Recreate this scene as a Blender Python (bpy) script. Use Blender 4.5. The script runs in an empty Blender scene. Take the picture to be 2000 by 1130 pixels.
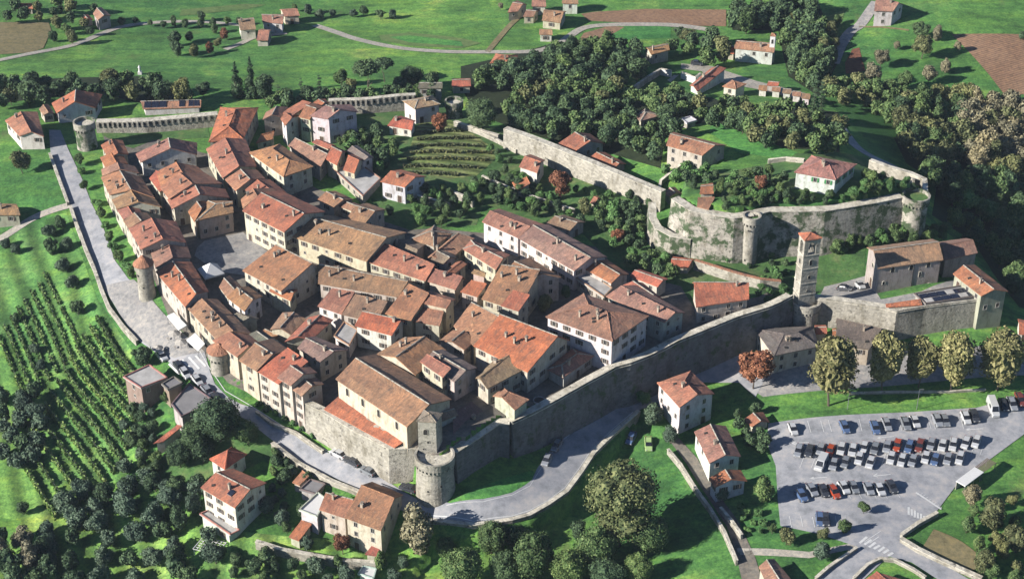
import bpy, bmesh, math, random
import numpy as np
from mathutils import Vector, Matrix
from mathutils.bvhtree import BVHTree
random.seed(7)
SC = bpy.context.scene
COL = SC.collection
# ---------------------------------------------------------------- camera, sky, sun
F = 3400.0; TH = math.radians(33.0); CH = 261.0
cd = bpy.data.cameras.new('camera'); cam = bpy.data.objects.new('camera', cd); COL.objects.link(cam)
cam.location = (0, 0, CH); cam.rotation_euler = (math.radians(90) - TH, 0, 0)
cd.sensor_width = 36; cd.lens = F / 2000 * 36; cd.clip_start = 1; cd.clip_end = 6000
SC.camera = cam
SUN_EL = math.radians(25); SUN_AZ = math.radians(20)          # sun stands to the left, a little behind the camera
sd = Vector((-math.cos(SUN_AZ) * math.cos(SUN_EL), -math.sin(SUN_AZ) * math.cos(SUN_EL), math.sin(SUN_EL)))
w = bpy.data.worlds.new('World'); SC.world = w; w.use_nodes = True
nt = w.node_tree; bg = nt.nodes['Background']
sky = nt.nodes.new('ShaderNodeTexSky'); sky.sky_type = 'NISHITA'; sky.sun_disc = False; sky.air_density = .9; sky.dust_density = .2; sky.ozone_density = 6.0
sky.sun_elevation = SUN_EL; sky.sun_rotation = math.atan2(sd.x, sd.y)
nt.links.new(sky.outputs[0], bg.inputs[0]); bg.inputs[1].default_value = 0.055
sl = bpy.data.lights.new('sun', 'SUN'); sl.energy = 5.0; sl.angle = math.radians(0.5); sl.color = (1, .95, .88)
so = bpy.data.objects.new('sun', sl); COL.objects.link(so)
so.rotation_euler = (-sd).to_track_quat('-Z', 'Y').to_euler(); so.location = sd * 600 + Vector((0, 450, 0))
SC.view_settings.view_transform = 'Standard'; SC.view_settings.look = 'None'
SC.view_settings.exposure = 1.4; SC.view_settings.gamma = 1
SC.render.engine = 'CYCLES'

# ---------------------------------------------------------------- geometry of the place: a survey read off the photo
CT, ST = math.cos(TH), math.sin(TH)
def ray(px, py):
    u = (px - 1000) / F; v = (py - 565) / F
    return u, CT - v * ST, -(ST + v * CT)
def xy(px, py, z):
    dx, dy, dz = ray(px, py); t = (z - CH) / dz
    return dx * t, dy * t
TILES = {}
for r_, y_ in ((1, 0), (2, 350), (3, 730)):
    for c_ in range(4): TILES['%d%d' % (r_, c_ + 1)] = (c_ * 500, y_, 2.824)
TILES.update(A=(180, 250, 4.707), B=(400, 180, 4.707), C=(400, 440, 4.707), D=(650, 420, 4.707), E=(850, 400, 4.707),
             F=(400, 620, 4.707), G=(650, 600, 4.707), I=(850, 580, 4.707), J=(1230, 340, 4.707), K=(1500, 300, 4.034),
             L=(850, 160, 4.034), M=(260, 560, 4.707), p=(0, 0, 1.0))
def T(t, x, y):
    a = TILES[t]; return a[0] + x / a[2], a[1] + y / a[2]

# height of the land: control points (pixel x, pixel y, height)
CP = [(1700,900,0),(1950,820,0),(1700,1060,-1),(1980,1100,-2),(1550,900,0),(1750,760,1.5),(1520,640,4),(1575,620,5),(1530,720,2.5),(1800,640,4.5),(1960,640,4),
 (1440,690,2),(1250,790,0),(1100,880,-1),(900,1000,-2),(700,930,-1.5),(500,800,1),(350,700,3),(250,560,5),(150,350,7),(110,250,8),
 (50,600,-4),(120,480,2),(0,750,-10),(100,850,-12),(250,950,-13),(200,720,-6),(100,1100,-20),(300,1100,-18),(450,1050,-10),(550,960,-7),(680,1080,-10),(800,1080,-9),
 (950,1110,-8),(1250,970,-5),(1400,1090,-3.5),(1450,850,-1),(1330,850,-1.5),(1400,960,-3),(1560,1120,-2),(1850,1120,-2),
 (0,400,3),(0,250,8),(200,110,1),(500,150,4),(600,110,2),(900,60,0),(700,20,-4),(0,20,0),(1200,50,0),(1400,170,3),(1600,100,0),(1850,150,0),(1950,50,4),(1900,300,-7),
 (1980,450,-14),(1900,440,-9),(1980,560,-8),(1700,280,6),(1480,540,7.5),(1620,490,9),(1300,510,7),(1790,460,9),(1250,440,8.5),(1700,490,9.5),(1480,560,9),
 (1610,345,18),(1500,330,17),(1400,330,16),(1310,360,13),(1100,420,8),(1290,400,10.5),(1000,270,8),(1150,330,9),(850,300,10),(900,400,8),(650,270,8),(700,200,7),(850,190,6),(460,205,7),
 (300,260,7.5),(430,480,7),(600,650,4),(700,590,5),(1200,600,5.5),(900,700,1.5),(700,450,8),(1100,520,8),(1380,560,9),(560,400,8)]
cp = np.array([(*xy(a, b, c), c) for a, b, c in CP])
far = [(x, y, z) for x, y, z in ((-500,100,-25),(0,80,-20),(500,100,-10),(-600,700,0),(0,900,5),(600,800,5),(500,450,-10),(-500,400,-10))]
cp = np.vstack([cp, np.array(far)])
S_ = 100.0
def tps(d2): return 0.5 * d2 * np.log(d2 + 1e-9)
n_ = len(cp); P_ = cp[:, :2] / S_
D_ = ((P_[:, None] - P_[None]) ** 2).sum(-1)
A_ = np.zeros((n_ + 3, n_ + 3)); A_[:n_, :n_] = tps(D_) + np.eye(n_) * 0.002
A_[:n_, n_] = 1; A_[:n_, n_+1:] = P_; A_[n_, :n_] = 1; A_[n_+1:, :n_] = P_.T
W_ = np.linalg.solve(A_, np.concatenate([cp[:, 2], np.zeros(3)]))
# raised terraces and sunken ground: polygons (pixel x, y, height used to place the vertex, step there)
REG = dict(
 town=[(445,745,2,0),(598,832,0,3),(636,801,9,8),(762,870,9,9.5),(815,880,9,9.5),(850,905,8,9.5),(890,880,9,9.5),(985,822,10,9.5),(1110,765,11,9),(1250,693,12,9),(1420,632,13,8),
       (1545,590,14,6),(1560,540,10,0),(1400,540,9,0),(1250,480,9,0),(1000,400,9,0),(700,420,8,0),(480,480,7,0),(400,620,5,0)],
 church=[(1600,592,12,6),(1640,598,12,6.5),(1745,612,12,7),(1800,605,12,7),(1845,592,12,7),(1925,590,12,7),(1965,570,12,7),(1950,520,8,4),(1900,480,8,0),(1690,480,9,0),(1570,540,10,0)],
 castle=[(1318,388,21.5,13),(1353,410,21.5,14.5),(1434,424,21.5,15),(1470,418,21.5,14),(1500,411,21.5,13),(1609,410,21.5,12),(1698,396,21.5,12),(1760,384,21.5,12),(1803,378,21.5,12),(1808,350,20,10),
         (1780,325,19,5),(1640,300,18,1),(1500,310,17,0),(1400,320,16,1),(1330,350,16,4)],
 meadow=[(1245,805,0,-2),(1187,884,-1,-3.6),(1108,962,-1,-4),(1040,1010,-1.5,-4.5),(940,1034,-2,-4),(840,1030,-2,-4),(780,1130,-8,0),(1100,1250,-5,0),(1440,1110,-4,0),(1400,960,-3,0),(1320,860,-1,0)],
)
RG = {}
for k_, v_ in REG.items():
    RG[k_] = np.array([(*xy(a, b, c), d) for a, b, c, d in v_])
SHR = dict(town=1.1, church=1.6, castle=1.3)
def inside(px, py, poly):
    c = np.zeros(px.shape, bool); n = len(poly); j = n - 1
    for i in range(n):
        xi, yi, xj, yj = poly[i][0], poly[i][1], poly[j][0], poly[j][1]
        if yi != yj:
            m = ((yi > py) != (yj > py)) & (px < (xj - xi) * (py - yi) / (yj - yi) + xi)
            c ^= m
        j = i
    return c
def height(x, y):
    x = np.asarray(x, float); y = np.asarray(y, float); sh = x.shape; x = x.ravel(); y = y.ravel()
    z = np.empty(len(x))
    for s in range(0, len(x), 20000):
        a = x[s:s+20000] / S_; b = y[s:s+20000] / S_
        d = (a[:, None] - P_[None, :, 0]) ** 2 + (b[:, None] - P_[None, :, 1]) ** 2
        z[s:s+20000] = tps(d) @ W_[:n_] + W_[n_] + W_[n_+1] * a + W_[n_+2] * b
    z = np.clip(z, -45, 35)
    z += 0.25 * np.sin(x / 17.0) * np.cos(y / 13.0)
    for k_, g in RG.items():
        m = inside(x, y, g)
        if m.any():
            # distance to each edge, value interpolated along it
            X = x[m]; Y = y[m]; num = np.zeros(len(X)); den = np.zeros(len(X)); n = len(g)
            for i in range(n):
                p, q = g[i], g[(i + 1) % n]
                ex, ey = q[0]-p[0], q[1]-p[1]; L2 = ex*ex + ey*ey
                t = np.clip(((X-p[0])*ex + (Y-p[1])*ey) / L2, 0, 1)
                d2 = (X-p[0]-t*ex)**2 + (Y-p[1]-t*ey)**2
                wgt = math.sqrt(L2) / (d2 + 4.0) ** 1.25
                num += wgt * (p[2] + (q[2]-p[2]) * t); den += wgt
            dm = np.full(len(X), 1e9)
            for i in range(n):
                p, q = g[i], g[(i + 1) % n]
                if max(abs(p[2]), abs(q[2])) < 1.5: continue
                ex, ey = q[0]-p[0], q[1]-p[1]; t = np.clip(((X-p[0])*ex + (Y-p[1])*ey) / (ex*ex+ey*ey), 0, 1)
                dm = np.minimum(dm, np.hypot(X-p[0]-t*ex, Y-p[1]-t*ey))
            z[m] += np.where(dm > SHR.get(k_, 0), num / den, 0)
    return z.reshape(sh)
GX0, GX1, GY0, GY1, GS = -235.0, 235.0, 255.0, 720.0, 1.15
core_x = np.arange(GX0, GX1, GS); core_y = np.arange(GY0, GY1, GS)
HG = height(*np.meshgrid(core_x, core_y))          # [iy, ix]
def H(x, y):
    fx = min(max((x - GX0) / GS, 0), len(core_x) - 1.001); fy = min(max((y - GY0) / GS, 0), len(core_y) - 1.001)
    i, j = int(fx), int(fy); a, b = fx - i, fy - j
    return float((HG[j,i]*(1-a)+HG[j,i+1]*a)*(1-b) + (HG[j+1,i]*(1-a)+HG[j+1,i+1]*a)*b)
def HV(X, Y):
    fx = np.clip((X - GX0) / GS, 0, len(core_x) - 1.001); fy = np.clip((Y - GY0) / GS, 0, len(core_y) - 1.001)
    i = fx.astype(int); j = fy.astype(int); a = fx - i; b = fy - j
    return (HG[j,i]*(1-a)+HG[j,i+1]*a)*(1-b) + (HG[j+1,i]*(1-a)+HG[j+1,i+1]*a)*b
_ts = np.arange(300, 1100, 0.5)
def G(px, py, up=0.0):
    """the point where the sight line of a survey pixel meets the land (or a level so much above it)"""
    d = np.array(ray(px, py)); d /= np.linalg.norm(d)
    X, Y, Z = d[0]*_ts, d[1]*_ts, CH + d[2]*_ts
    hit = np.nonzero(Z < HV(X, Y) + up)[0]
    k = hit[0] if len(hit) else -1
    return float(X[k]), float(Y[k]), float(HV(X[k:k+1] if k >= 0 else X[-1:], Y[k:k+1] if k >= 0 else Y[-1:])[0])

# ---------------------------------------------------------------- materials
def newmat(name):
    m = bpy.data.materials.new(name); m.use_nodes = True
    return m, m.node_tree, m.node_tree.nodes['Principled BSDF']
def N(nt, t, **kw):
    n = nt.nodes.new(t)
    for k, v in kw.items():
        if k in ('op',): n.operation = v
        elif hasattr(n, k): setattr(n, k, v)
    return n
def ramp(nt, fac, stops):
    r = nt.nodes.new('ShaderNodeValToRGB'); e = r.color_ramp.elements
    while len(e) < len(stops): e.new(.5)
    for q, (p, c) in zip(e, stops): q.position = p; q.color = (*c, 1) if len(c) == 3 else c
    nt.links.new(fac, r.inputs[0]); return r.outputs[0]
def noise(nt, vec, scale, detail=4, rough=.6):
    n = nt.nodes.new('ShaderNodeTexNoise'); n.inputs['Scale'].default_value = scale; n.inputs['Detail'].default_value = detail
    n.inputs['Roughness'].default_value = rough
    if vec is not None: nt.links.new(vec, n.inputs['Vector'])
    return n.outputs['Fac']
def mix(nt, a, b, f, mode='MIX'):
    m = nt.nodes.new('ShaderNodeMix'); m.data_type = 'RGBA'; m.blend_type = mode
    for s, v in ((m.inputs[6], a), (m.inputs[7], b), (m.inputs[0], f)):
        if hasattr(v, 'is_output') or isinstance(v, bpy.types.NodeSocket): nt.links.new(v, s)
        elif isinstance(v, (int, float)): s.default_value = v
        else: s.default_value = (*v, 1)
    return m.outputs[2]
def bump(nt, bs, h, dist, strength=1.0):
    b = nt.nodes.new('ShaderNodeBump'); b.inputs['Distance'].default_value = dist; b.inputs['Strength'].default_value = strength
    nt.links.new(h, b.inputs['Height']); nt.links.new(b.outputs[0], bs.inputs['Normal'])
def pos(nt): return nt.nodes.new('ShaderNodeNewGeometry').outputs['Position']
def ocol(nt): return nt.nodes.new('ShaderNodeObjectInfo')
def mapv(nt, v, sc):
    m = nt.nodes.new('ShaderNodeMapping'); m.inputs['Scale'].default_value = sc; nt.links.new(v, m.inputs[0]); return m.outputs[0]

K = .56
def dim(c, k=K): return tuple(v*k for v in c)
def mat_roof():
    m, nt, b = newmat('roof_tiles'); p = pos(nt); oi = ocol(nt); uv = nt.nodes.new('ShaderNodeUVMap').outputs[0]
    g = nt.nodes.new('ShaderNodeMapping'); nt.links.new(uv, g.inputs[0])
    v = nt.nodes.new('ShaderNodeTexVoronoi'); v.inputs['Scale'].default_value = 1.0
    nt.links.new(mapv(nt, uv, (3.4, 2.2, 1)), v.inputs['Vector'])
    tile = ramp(nt, v.outputs['Color'], [(0, (.62,.6,.6)), (.35, (.88,.88,.88)), (.65, (1.06,1.04,1.0)), (1, (1.4,1.35,1.25))])
    big = ramp(nt, noise(nt, p, .22, 5, .65), [(.3, (.62,.62,.64)), (.5, (.95,.95,.95)), (.72, (1.3,1.22,1.1))])
    c = mix(nt, oi.outputs['Color'], tile, .9, 'MULTIPLY'); c = mix(nt, c, big, .9, 'MULTIPLY')
    vb = nt.nodes.new('ShaderNodeTexVoronoi'); vb.inputs['Scale'].default_value = 1.0; vb.distance = 'CHEBYCHEV'; nt.links.new(mapv(nt, uv, (.16, .13, 1)), vb.inputs['Vector'])
    c = mix(nt, c, ramp(nt, vb.outputs['Color'], [(0, (.78,.72,.72)), (.4, (.95,.93,.93)), (.6, (1.02,1.05,1.02)), (1, (1.25,1.12,1.0))]), .8, 'MULTIPLY')
    dirt = ramp(nt, noise(nt, mapv(nt, uv, (.9,.25,1)), 1.0, 5, .7), [(.48, (0,0,0)), (.75, (1,1,1))])
    c = mix(nt, c, (.06,.05,.04), dirt)
    light = ramp(nt, noise(nt, p, 1.6, 3, .6), [(.62, (0,0,0)), (.74, (1,1,1))])
    c = mix(nt, c, (.22,.165,.125), mix(nt, (0,0,0), (.45,.45,.45), light))
    nt.links.new(c, b.inputs['Base Color']); b.inputs['Roughness'].default_value = .9
    wv = nt.nodes.new('ShaderNodeTexWave'); wv.inputs['Scale'].default_value = 1.0; wv.bands_direction = 'X'; wv.inputs['Distortion'].default_value = .6
    nt.links.new(mapv(nt, uv, (1.1, .25, 1)), wv.inputs['Vector'])
    a = nt.nodes.new('ShaderNodeMath'); a.operation = 'ADD'; nt.links.new(wv.outputs['Fac'], a.inputs[0]); nt.links.new(noise(nt, p, 2.5, 3), a.inputs[1])
    bump(nt, b, a.outputs[0], .10, .8); return m
def mat_wall():
    m, nt, b = newmat('plaster'); p = pos(nt); oi = ocol(nt)
    st = ramp(nt, noise(nt, mapv(nt, p, (.5, .5, .18)), 1.6, 6, .7), [(.3, (.55,.5,.44)), (.5, (.95,.94,.92)), (.7, (1.12,1.12,1.1))])
    c = mix(nt, oi.outputs['Color'], st, .95, 'MULTIPLY')
    f = ramp(nt, noise(nt, p, 1.2, 5, .7), [(.55, (0,0,0)), (.68, (.6,.6,.6))])
    c = mix(nt, c, (.15,.13,.10), f)
    nt.links.new(c, b.inputs['Base Color']); b.inputs['Roughness'].default_value = .92
    bump(nt, b, noise(nt, p, 3, 4), .05); return m
def mat_stone(name, base, green=0.0):
    base = dim(base)
    m, nt, b = newmat(name); p = pos(nt)
    v = nt.nodes.new('ShaderNodeTexVoronoi'); v.inputs['Scale'].default_value = 1.0; nt.links.new(mapv(nt, p, (1.1, 1.1, 2.0)), v.inputs['Vector'])
    c = ramp(nt, v.outputs['Color'], [(0, tuple(q*.72 for q in base)), (.5, base), (1, tuple(min(1,q*1.25) for q in base))])
    s = ramp(nt, noise(nt, mapv(nt, p, (.35, .35, .14)), 1.0, 6, .7), [(.32, (.5,.48,.42)), (.52, (1,1,1)), (.75, (1.15,1.13,1.08))])
    c = mix(nt, c, s, .95, 'MULTIPLY')
    sp = ramp(nt, noise(nt, p, .7, 3, .7), [(.60, (0,0,0)), (.68, (.85,.85,.85))])
    c = mix(nt, c, (.05,.045,.036), sp)
    if green:
        g = ramp(nt, noise(nt, p, .30, 5, .7), [(.56 - green*.1, (0,0,0)), (.66 - green*.1, (1,1,1))])
        c = mix(nt, c, (.03,.05,.018), g)
    nt.links.new(c, b.inputs['Base Color']); b.inputs['Roughness'].default_value = .95
    bump(nt, b, noise(nt, p, 1.5, 5, .7), .18); return m
def mat_ground(name, stops, sc=.05, sc2=.6, stretch=(1,1,1), bumpd=.15, fine=None, rich=False, bri=None):
    m, nt, b = newmat(name); p = pos(nt); stops = [(q, dim(c, bri if bri else (.60 if not rich else .88))) for q, c in stops]
    c = ramp(nt, noise(nt, mapv(nt, p, stretch), sc, 6, .65), stops)
    d = ramp(nt, noise(nt, p, sc2, 6, .75), [(.3, (.5,.52,.52)), (.5, (1,1,1)), (.72, (1.6,1.45,1.25))])
    c = mix(nt, c, d, .85, 'MULTIPLY')
    if rich:
        d = ramp(nt, noise(nt, mapv(nt, p, (.35, 1.6, 1)), .13, 7, .7), [(.36, (.6,.66,.72)), (.5, (1,1,1)), (.66, (1.5,1.22,.95))]); c = mix(nt, c, d, .9, 'MULTIPLY')
        d = ramp(nt, noise(nt, p, .012, 3, .5), [(.38, (.7,.78,.85)), (.62, (1.4,1.2,1.0))]); c = mix(nt, c, d, .9, 'MULTIPLY')
        d = ramp(nt, noise(nt, p, 1.3, 4, .8), [(.36, (.55,.6,.6)), (.5, (1,1,1)), (.64, (1.5,1.35,1.15))]); c = mix(nt, c, d, .85, 'MULTIPLY')
        dr = ramp(nt, noise(nt, mapv(nt, p, (1, .5, 1)), .06, 6, .75), [(.60, (0,0,0)), (.72, (.7,.7,.7))]); c = mix(nt, c, (.085,.10,.04), dr)
    if fine:
        wv = nt.nodes.new('ShaderNodeTexWave'); wv.inputs['Scale'].default_value = fine[0]; wv.inputs['Distortion'].default_value = 2.0
        wv.inputs['Detail'].default_value = 3; wv.inputs['Detail Scale'].default_value = .6
        mp = nt.nodes.new('ShaderNodeMapping'); mp.inputs['Rotation'].default_value = (0, 0, fine[1]); nt.links.new(p, mp.inputs[0]); nt.links.new(mp.outputs[0], wv.inputs['Vector'])
        c = mix(nt, c, ramp(nt, wv.outputs['Fac'], [(0, (1-fine[2],)*3), (1, (1+fine[2],)*3)]), 1.0, 'MULTIPLY')
    nt.links.new(c, b.inputs['Base Color']); b.inputs['Roughness'].default_value = 1; b.inputs['Specular IOR Level'].default_value = .2
    bump(nt, b, noise(nt, p, sc2, 6, .8), bumpd); return m
def mat_leaf(name, c1, c2, c3):
    c1, c2, c3 = dim(c1, .76), dim(c2, .78), dim(c3, .84)
    m, nt, b = newmat(name); g = nt.nodes.new('ShaderNodeNewGeometry'); oi = ocol(nt)
    c = ramp(nt, g.outputs['Random Per Island'], [(0, c1), (.5, c2), (1, c3)])
    r = ramp(nt, oi.outputs['Random'], [(0, (.72,.72,.72)), (.5, (1,1,1)), (1, (1.3,1.2,1.05))])
    c = mix(nt, c, r, 1.0, 'MULTIPLY')
    nt.links.new(c, b.inputs['Base Color']); b.inputs['Roughness'].default_value = .8; b.inputs['Specular IOR Level'].default_value = .15
    return m
def mat_plain(name, c, rough=.6, metal=0, var=.25, sc=2.0):
    c = dim(c)
    m, nt, b = newmat(name); p = nt.nodes.new('ShaderNodeTexCoord').outputs['Object']
    v = ramp(nt, noise(nt, p, sc, 4), [(.3, tuple(q*(1-var) for q in c)), (.7, tuple(min(1, q*(1+var)) for q in c))])
    nt.links.new(v, b.inputs['Base Color']); b.inputs['Roughness'].default_value = rough; b.inputs['Metallic'].default_value = metal; return m
M = dict(
 roof=mat_roof(), wall=mat_wall(), stone=mat_stone('rubble_stone', (.42,.39,.325), 0), dstone=mat_stone('dark_grey_stone', (.19,.187,.185), .15), castle=mat_stone('overgrown_stone', (.44,.405,.34), .95), coping=mat_stone('coping_stone', (.66,.61,.50)),  # dstone: rubble stone pattern with a darker, greyer base, for the east wall
 grass=mat_ground('grass', [(.28,(.03,.085,.026)), (.42,(.05,.135,.035)), (.54,(.068,.18,.045)), (.64,(.11,.215,.055)), (.78,(.18,.235,.08))], .045, .35, rich=True),
 grass2=mat_ground('vivid_grass', [(.3,(.03,.13,.035)), (.7,(.06,.20,.055))], .05, .5, rich=True),
 slope=mat_ground('terraced_slope_grass', [(.3,(.055,.13,.035)), (.5,(.085,.19,.05)), (.7,(.14,.22,.07))], .06, .6, fine=(.048, -.37, .42), rich=True),
 pale=mat_ground('pale_grass', [(.3,(.09,.19,.05)), (.7,(.17,.22,.08))], .05, .5, (1,3,1)),
 stubble=mat_ground('dry_stubble', [(.3,(.20,.17,.08)), (.7,(.26,.22,.12))], .05, .6),
 soil=mat_ground('ploughed_soil', [(.3,(.24,.14,.085)), (.7,(.32,.20,.125))], .05, .7, fine=(.32, 1.1, .22)),
 bracken=mat_ground('rusty_ground', [(.3,(.16,.06,.035)), (.7,(.22,.10,.06))], .1, .8),
 garden=mat_ground('rough_garden', [(.3,(.03,.065,.022)), (.5,(.055,.12,.035)), (.65,(.11,.14,.055)), (.8,(.19,.17,.11))], .12, 1.0, bri=.85),
 terrace=mat_ground('terraced_vineyard_ground', [(.3,(.06,.10,.028)), (.5,(.12,.15,.05)), (.75,(.19,.19,.09))], .12, .9, bri=.85, fine=(.10, 1.75, .4)),
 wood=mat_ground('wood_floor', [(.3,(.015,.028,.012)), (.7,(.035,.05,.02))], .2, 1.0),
 lawn=mat_ground('mown_lawn', [(.3,(.035,.13,.03)), (.7,(.06,.17,.04))], .1, 1.0, fine=(.3, -.7, .15)),
 asphalt=mat_ground('worn_asphalt', [(.3,(.31,.315,.335)), (.5,(.36,.365,.385)), (.75,(.41,.41,.42))], .08, .25, bumpd=.02),
 paving=mat_ground('stone_paving', [(.3,(.25,.24,.235)), (.5,(.33,.32,.31)), (.7,(.41,.39,.36))], .15, .9, bumpd=.03),
 gravel=mat_ground('pale_gravel', [(.3,(.36,.33,.28)), (.7,(.48,.45,.39))], .2, 1.2, bumpd=.03),
 town=mat_ground('town_dirt_and_paving', [(.3,(.12,.105,.09)), (.6,(.22,.20,.17)), (.8,(.30,.27,.22))], .2, .9, bumpd=.05),
 line=mat_plain('road_paint', (.70,.70,.68), .7, 0, .12),
 glass=mat_plain('dark_window_glass', (.02,.022,.028), .25), shut=mat_plain('wood_shutter', (.12,.09,.07), .7), shutg=mat_plain('green_shutter', (.05,.25,.08), .6),
 frame=mat_plain('window_surround', (.5,.46,.4), .8), door=mat_plain('door_wood', (.10,.06,.04), .7), dark=mat_plain('dark_opening', (.02,.018,.015), .9),
 bark=mat_plain('bark', (.12,.09,.065), .9), brick=mat_plain('old_brick', (.20,.10,.07), .9, 0, .4, .6), flat=mat_plain('flat_roof_sheet', (.48,.46,.43), .8, 0, .3, .35),
 flatd=mat_plain('grey_flat_roof', (.26,.25,.25), .85, 0, .2, .3), white=mat_plain('white_canvas', (.78,.77,.74), .7, 0, .06), panel=mat_plain('solar_glass', (.03,.035,.06), .2, .3, .2),
 greyroof=mat_plain('grey_slab', (.2,.19,.19), .9), steel=mat_plain('galvanised_steel', (.4,.4,.42), .4, .6, .1))
LEAF = dict(
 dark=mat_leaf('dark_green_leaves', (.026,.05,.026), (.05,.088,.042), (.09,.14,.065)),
 mid=mat_leaf('mid_green_leaves', (.038,.075,.026), (.07,.12,.042), (.13,.18,.07)),
 bright=mat_leaf('bright_green_leaves', (.04,.10,.03), (.075,.16,.05), (.12,.21,.075)),
 olive=mat_leaf('grey_green_leaves', (.04,.07,.045), (.07,.11,.07), (.12,.165,.115)),
 autumn=mat_leaf('yellowing_leaves', (.055,.07,.03), (.105,.12,.05), (.18,.185,.085)),
 tan=mat_leaf('dry_tan_leaves', (.10,.095,.06), (.18,.165,.10), (.27,.25,.16)),
 rust=mat_leaf('rusty_leaves', (.11,.045,.03), (.19,.08,.045), (.27,.13,.075)),
 bigtree=mat_leaf('olive_green_leaves', (.035,.055,.025), (.07,.09,.04), (.13,.15,.07)),
 plane=mat_leaf('golden_olive_leaves', (.09,.095,.035), (.18,.175,.07), (.30,.27,.125)),
 vine=mat_leaf('vine_leaves', (.07,.14,.035), (.11,.20,.055), (.20,.26,.09)))

# ---------------------------------------------------------------- object helpers
def tag(o, label=None, cat=None, group=None, kind=None):
    if label: o['label'] = label
    if cat: o['category'] = cat
    if group: o['group'] = group
    if kind: o['kind'] = kind
    return o
def empty(name, loc, label=None, cat=None, group=None, rz=0):
    o = bpy.data.objects.new(name, None); COL.objects.link(o); o.location = loc; o.rotation_euler = (0, 0, rz); o.empty_display_size = .5
    return tag(o, label, cat, group)
def mk(name, me, parent=None, color=None):
    o = bpy.data.objects.new(name, me); COL.objects.link(o)
    if parent: o.parent = parent
    if color: o.color = (*color, 1)
    return o
class MB:
    """collects faces; vertices are relative to an origin"""
    def __init__(s, org=(0, 0, 0)): s.v = []; s.f = []; s.m = []; s.uv = []; s.o = org; s.mats = []
    def mi(s, mat):
        if mat not in s.mats: s.mats.append(mat)
        return s.mats.index(mat)
    def face(s, pts, mat, uv=None):
        i = len(s.v); s.v += [(p[0]-s.o[0], p[1]-s.o[1], p[2]-s.o[2]) for p in pts]; s.f.append(tuple(range(i, i+len(pts)))); s.m.append(s.mi(mat))
        s.uv += uv if uv else [(p[0], p[1]) for p in pts]
    def prism(s, base, z0, z1, mat, top=True, mtop=None):
        """base: list of xy; z0/z1 number or list"""
        n = len(base); a = sum(base[i][0]*base[(i+1)%n][1]-base[(i+1)%n][0]*base[i][1] for i in range(n))
        z0 = z0 if isinstance(z0, list) else [z0]*n; z1 = z1 if isinstance(z1, list) else [z1]*n
        idx = list(range(n)) if a > 0 else list(range(n))[::-1]
        for k in range(n):
            i, j = idx[k], idx[(k+1) % n]
            s.face([(*base[i], z0[i]), (*base[j], z0[j]), (*base[j], z1[j]), (*base[i], z1[i])], mat)
        if top: s.face([(*base[i], z1[i]) for i in idx], mtop or mat)
    def box(s, c, sx, sy, z0, z1, mat, rz=0, mtop=None):
        ca, sa = math.cos(rz), math.sin(rz)
        b = [(c[0]+ca*x-sa*y, c[1]+sa*x+ca*y) for x, y in ((-sx/2,-sy/2),(sx/2,-sy/2),(sx/2,sy/2),(-sx/2,sy/2))]
        s.prism(b, z0, z1, mat, True, mtop)
    def lathe(s, c, prof, mat, n=28, cap=True):
        """prof: list of (radius, z)"""
        for (r0, a), (r1, b) in zip(prof, prof[1:]):
            for k in range(n):
                t0, t1 = 2*math.pi*k/n, 2*math.pi*(k+1)/n
                q = [(c[0]+r0*math.cos(t0), c[1]+r0*math.sin(t0), a), (c[0]+r0*math.cos(t1), c[1]+r0*math.sin(t1), a),
                     (c[0]+r1*math.cos(t1), c[1]+r1*math.sin(t1), b), (c[0]+r1*math.cos(t0), c[1]+r1*math.sin(t0), b)]
                if r1 < 1e-3: q = q[:3]
                s.face(q, mat)
        if cap:
            r, z = prof[-1]
            if r > 1e-3: s.face([(c[0]+r*math.cos(2*math.pi*k/n), c[1]+r*math.sin(2*math.pi*k/n), z) for k in range(n)], mat)
    def mesh(s, name):
        me = bpy.data.meshes.new(name); me.from_pydata(s.v, [], s.f)
        for m in s.mats: me.materials.append(m)
        me.polygons.foreach_set('material_index', s.m)
        u = me.uv_layers.new(name='UVMap'); u.data.foreach_set('uv', np.array(s.uv, 'f').ravel())
        me.update(); return me
    def build(s, name, parent=None, color=None): return mk(name, s.mesh(name), parent, color)

# ---------------------------------------------------------------- the ground sheet
def stretch(c, lo, hi):
    a = []; d = GS * 2; v = lo
    while v > lo - 2200: v -= d; a.append(v); d *= 1.25
    b = []; d = GS * 2; v = hi
    while v < hi + 2500: v += d; b.append(v); d *= 1.25
    return np.concatenate([np.array(a[::-1]), c, np.array(b)])
XX = stretch(core_x, core_x[0], core_x[-1]); YY = stretch(core_y, core_y[0], core_y[-1])
gx, gy = np.meshgrid(XX, YY); zz = np.zeros_like(gx)
ix0 = int(np.searchsorted(XX, core_x[0] - .01)); iy0 = int(np.searchsorted(YY, core_y[0] - .01))
zz = HV(gx, gy)
co = np.stack([gx, gy, zz], -1).reshape(-1, 3)
nx, ny = len(XX), len(YY)
ii = (np.arange(ny-1)[:, None] * nx + np.arange(nx-1)[None]).ravel()
quads = np.stack([ii, ii+1, ii+nx+1, ii+nx], -1)
me = bpy.data.meshes.new('ground'); me.vertices.add(len(co)); me.vertices.foreach_set('co', co.ravel())
me.loops.add(quads.size); me.loops.foreach_set('vertex_index', quads.ravel().astype(np.int32))
me.polygons.add(len(quads)); me.polygons.foreach_set('loop_start', np.arange(0, quads.size, 4, dtype=np.int32))
me.polygons.foreach_set('loop_total', np.full(len(quads), 4, np.int32)); me.update(calc_edges=True); me.validate()
me.polygons.foreach_set('use_smooth', np.ones(len(quads), bool)); me.materials.append(M['grass'])
ground = mk('ground', me); tag(ground, kind='structure')

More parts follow.
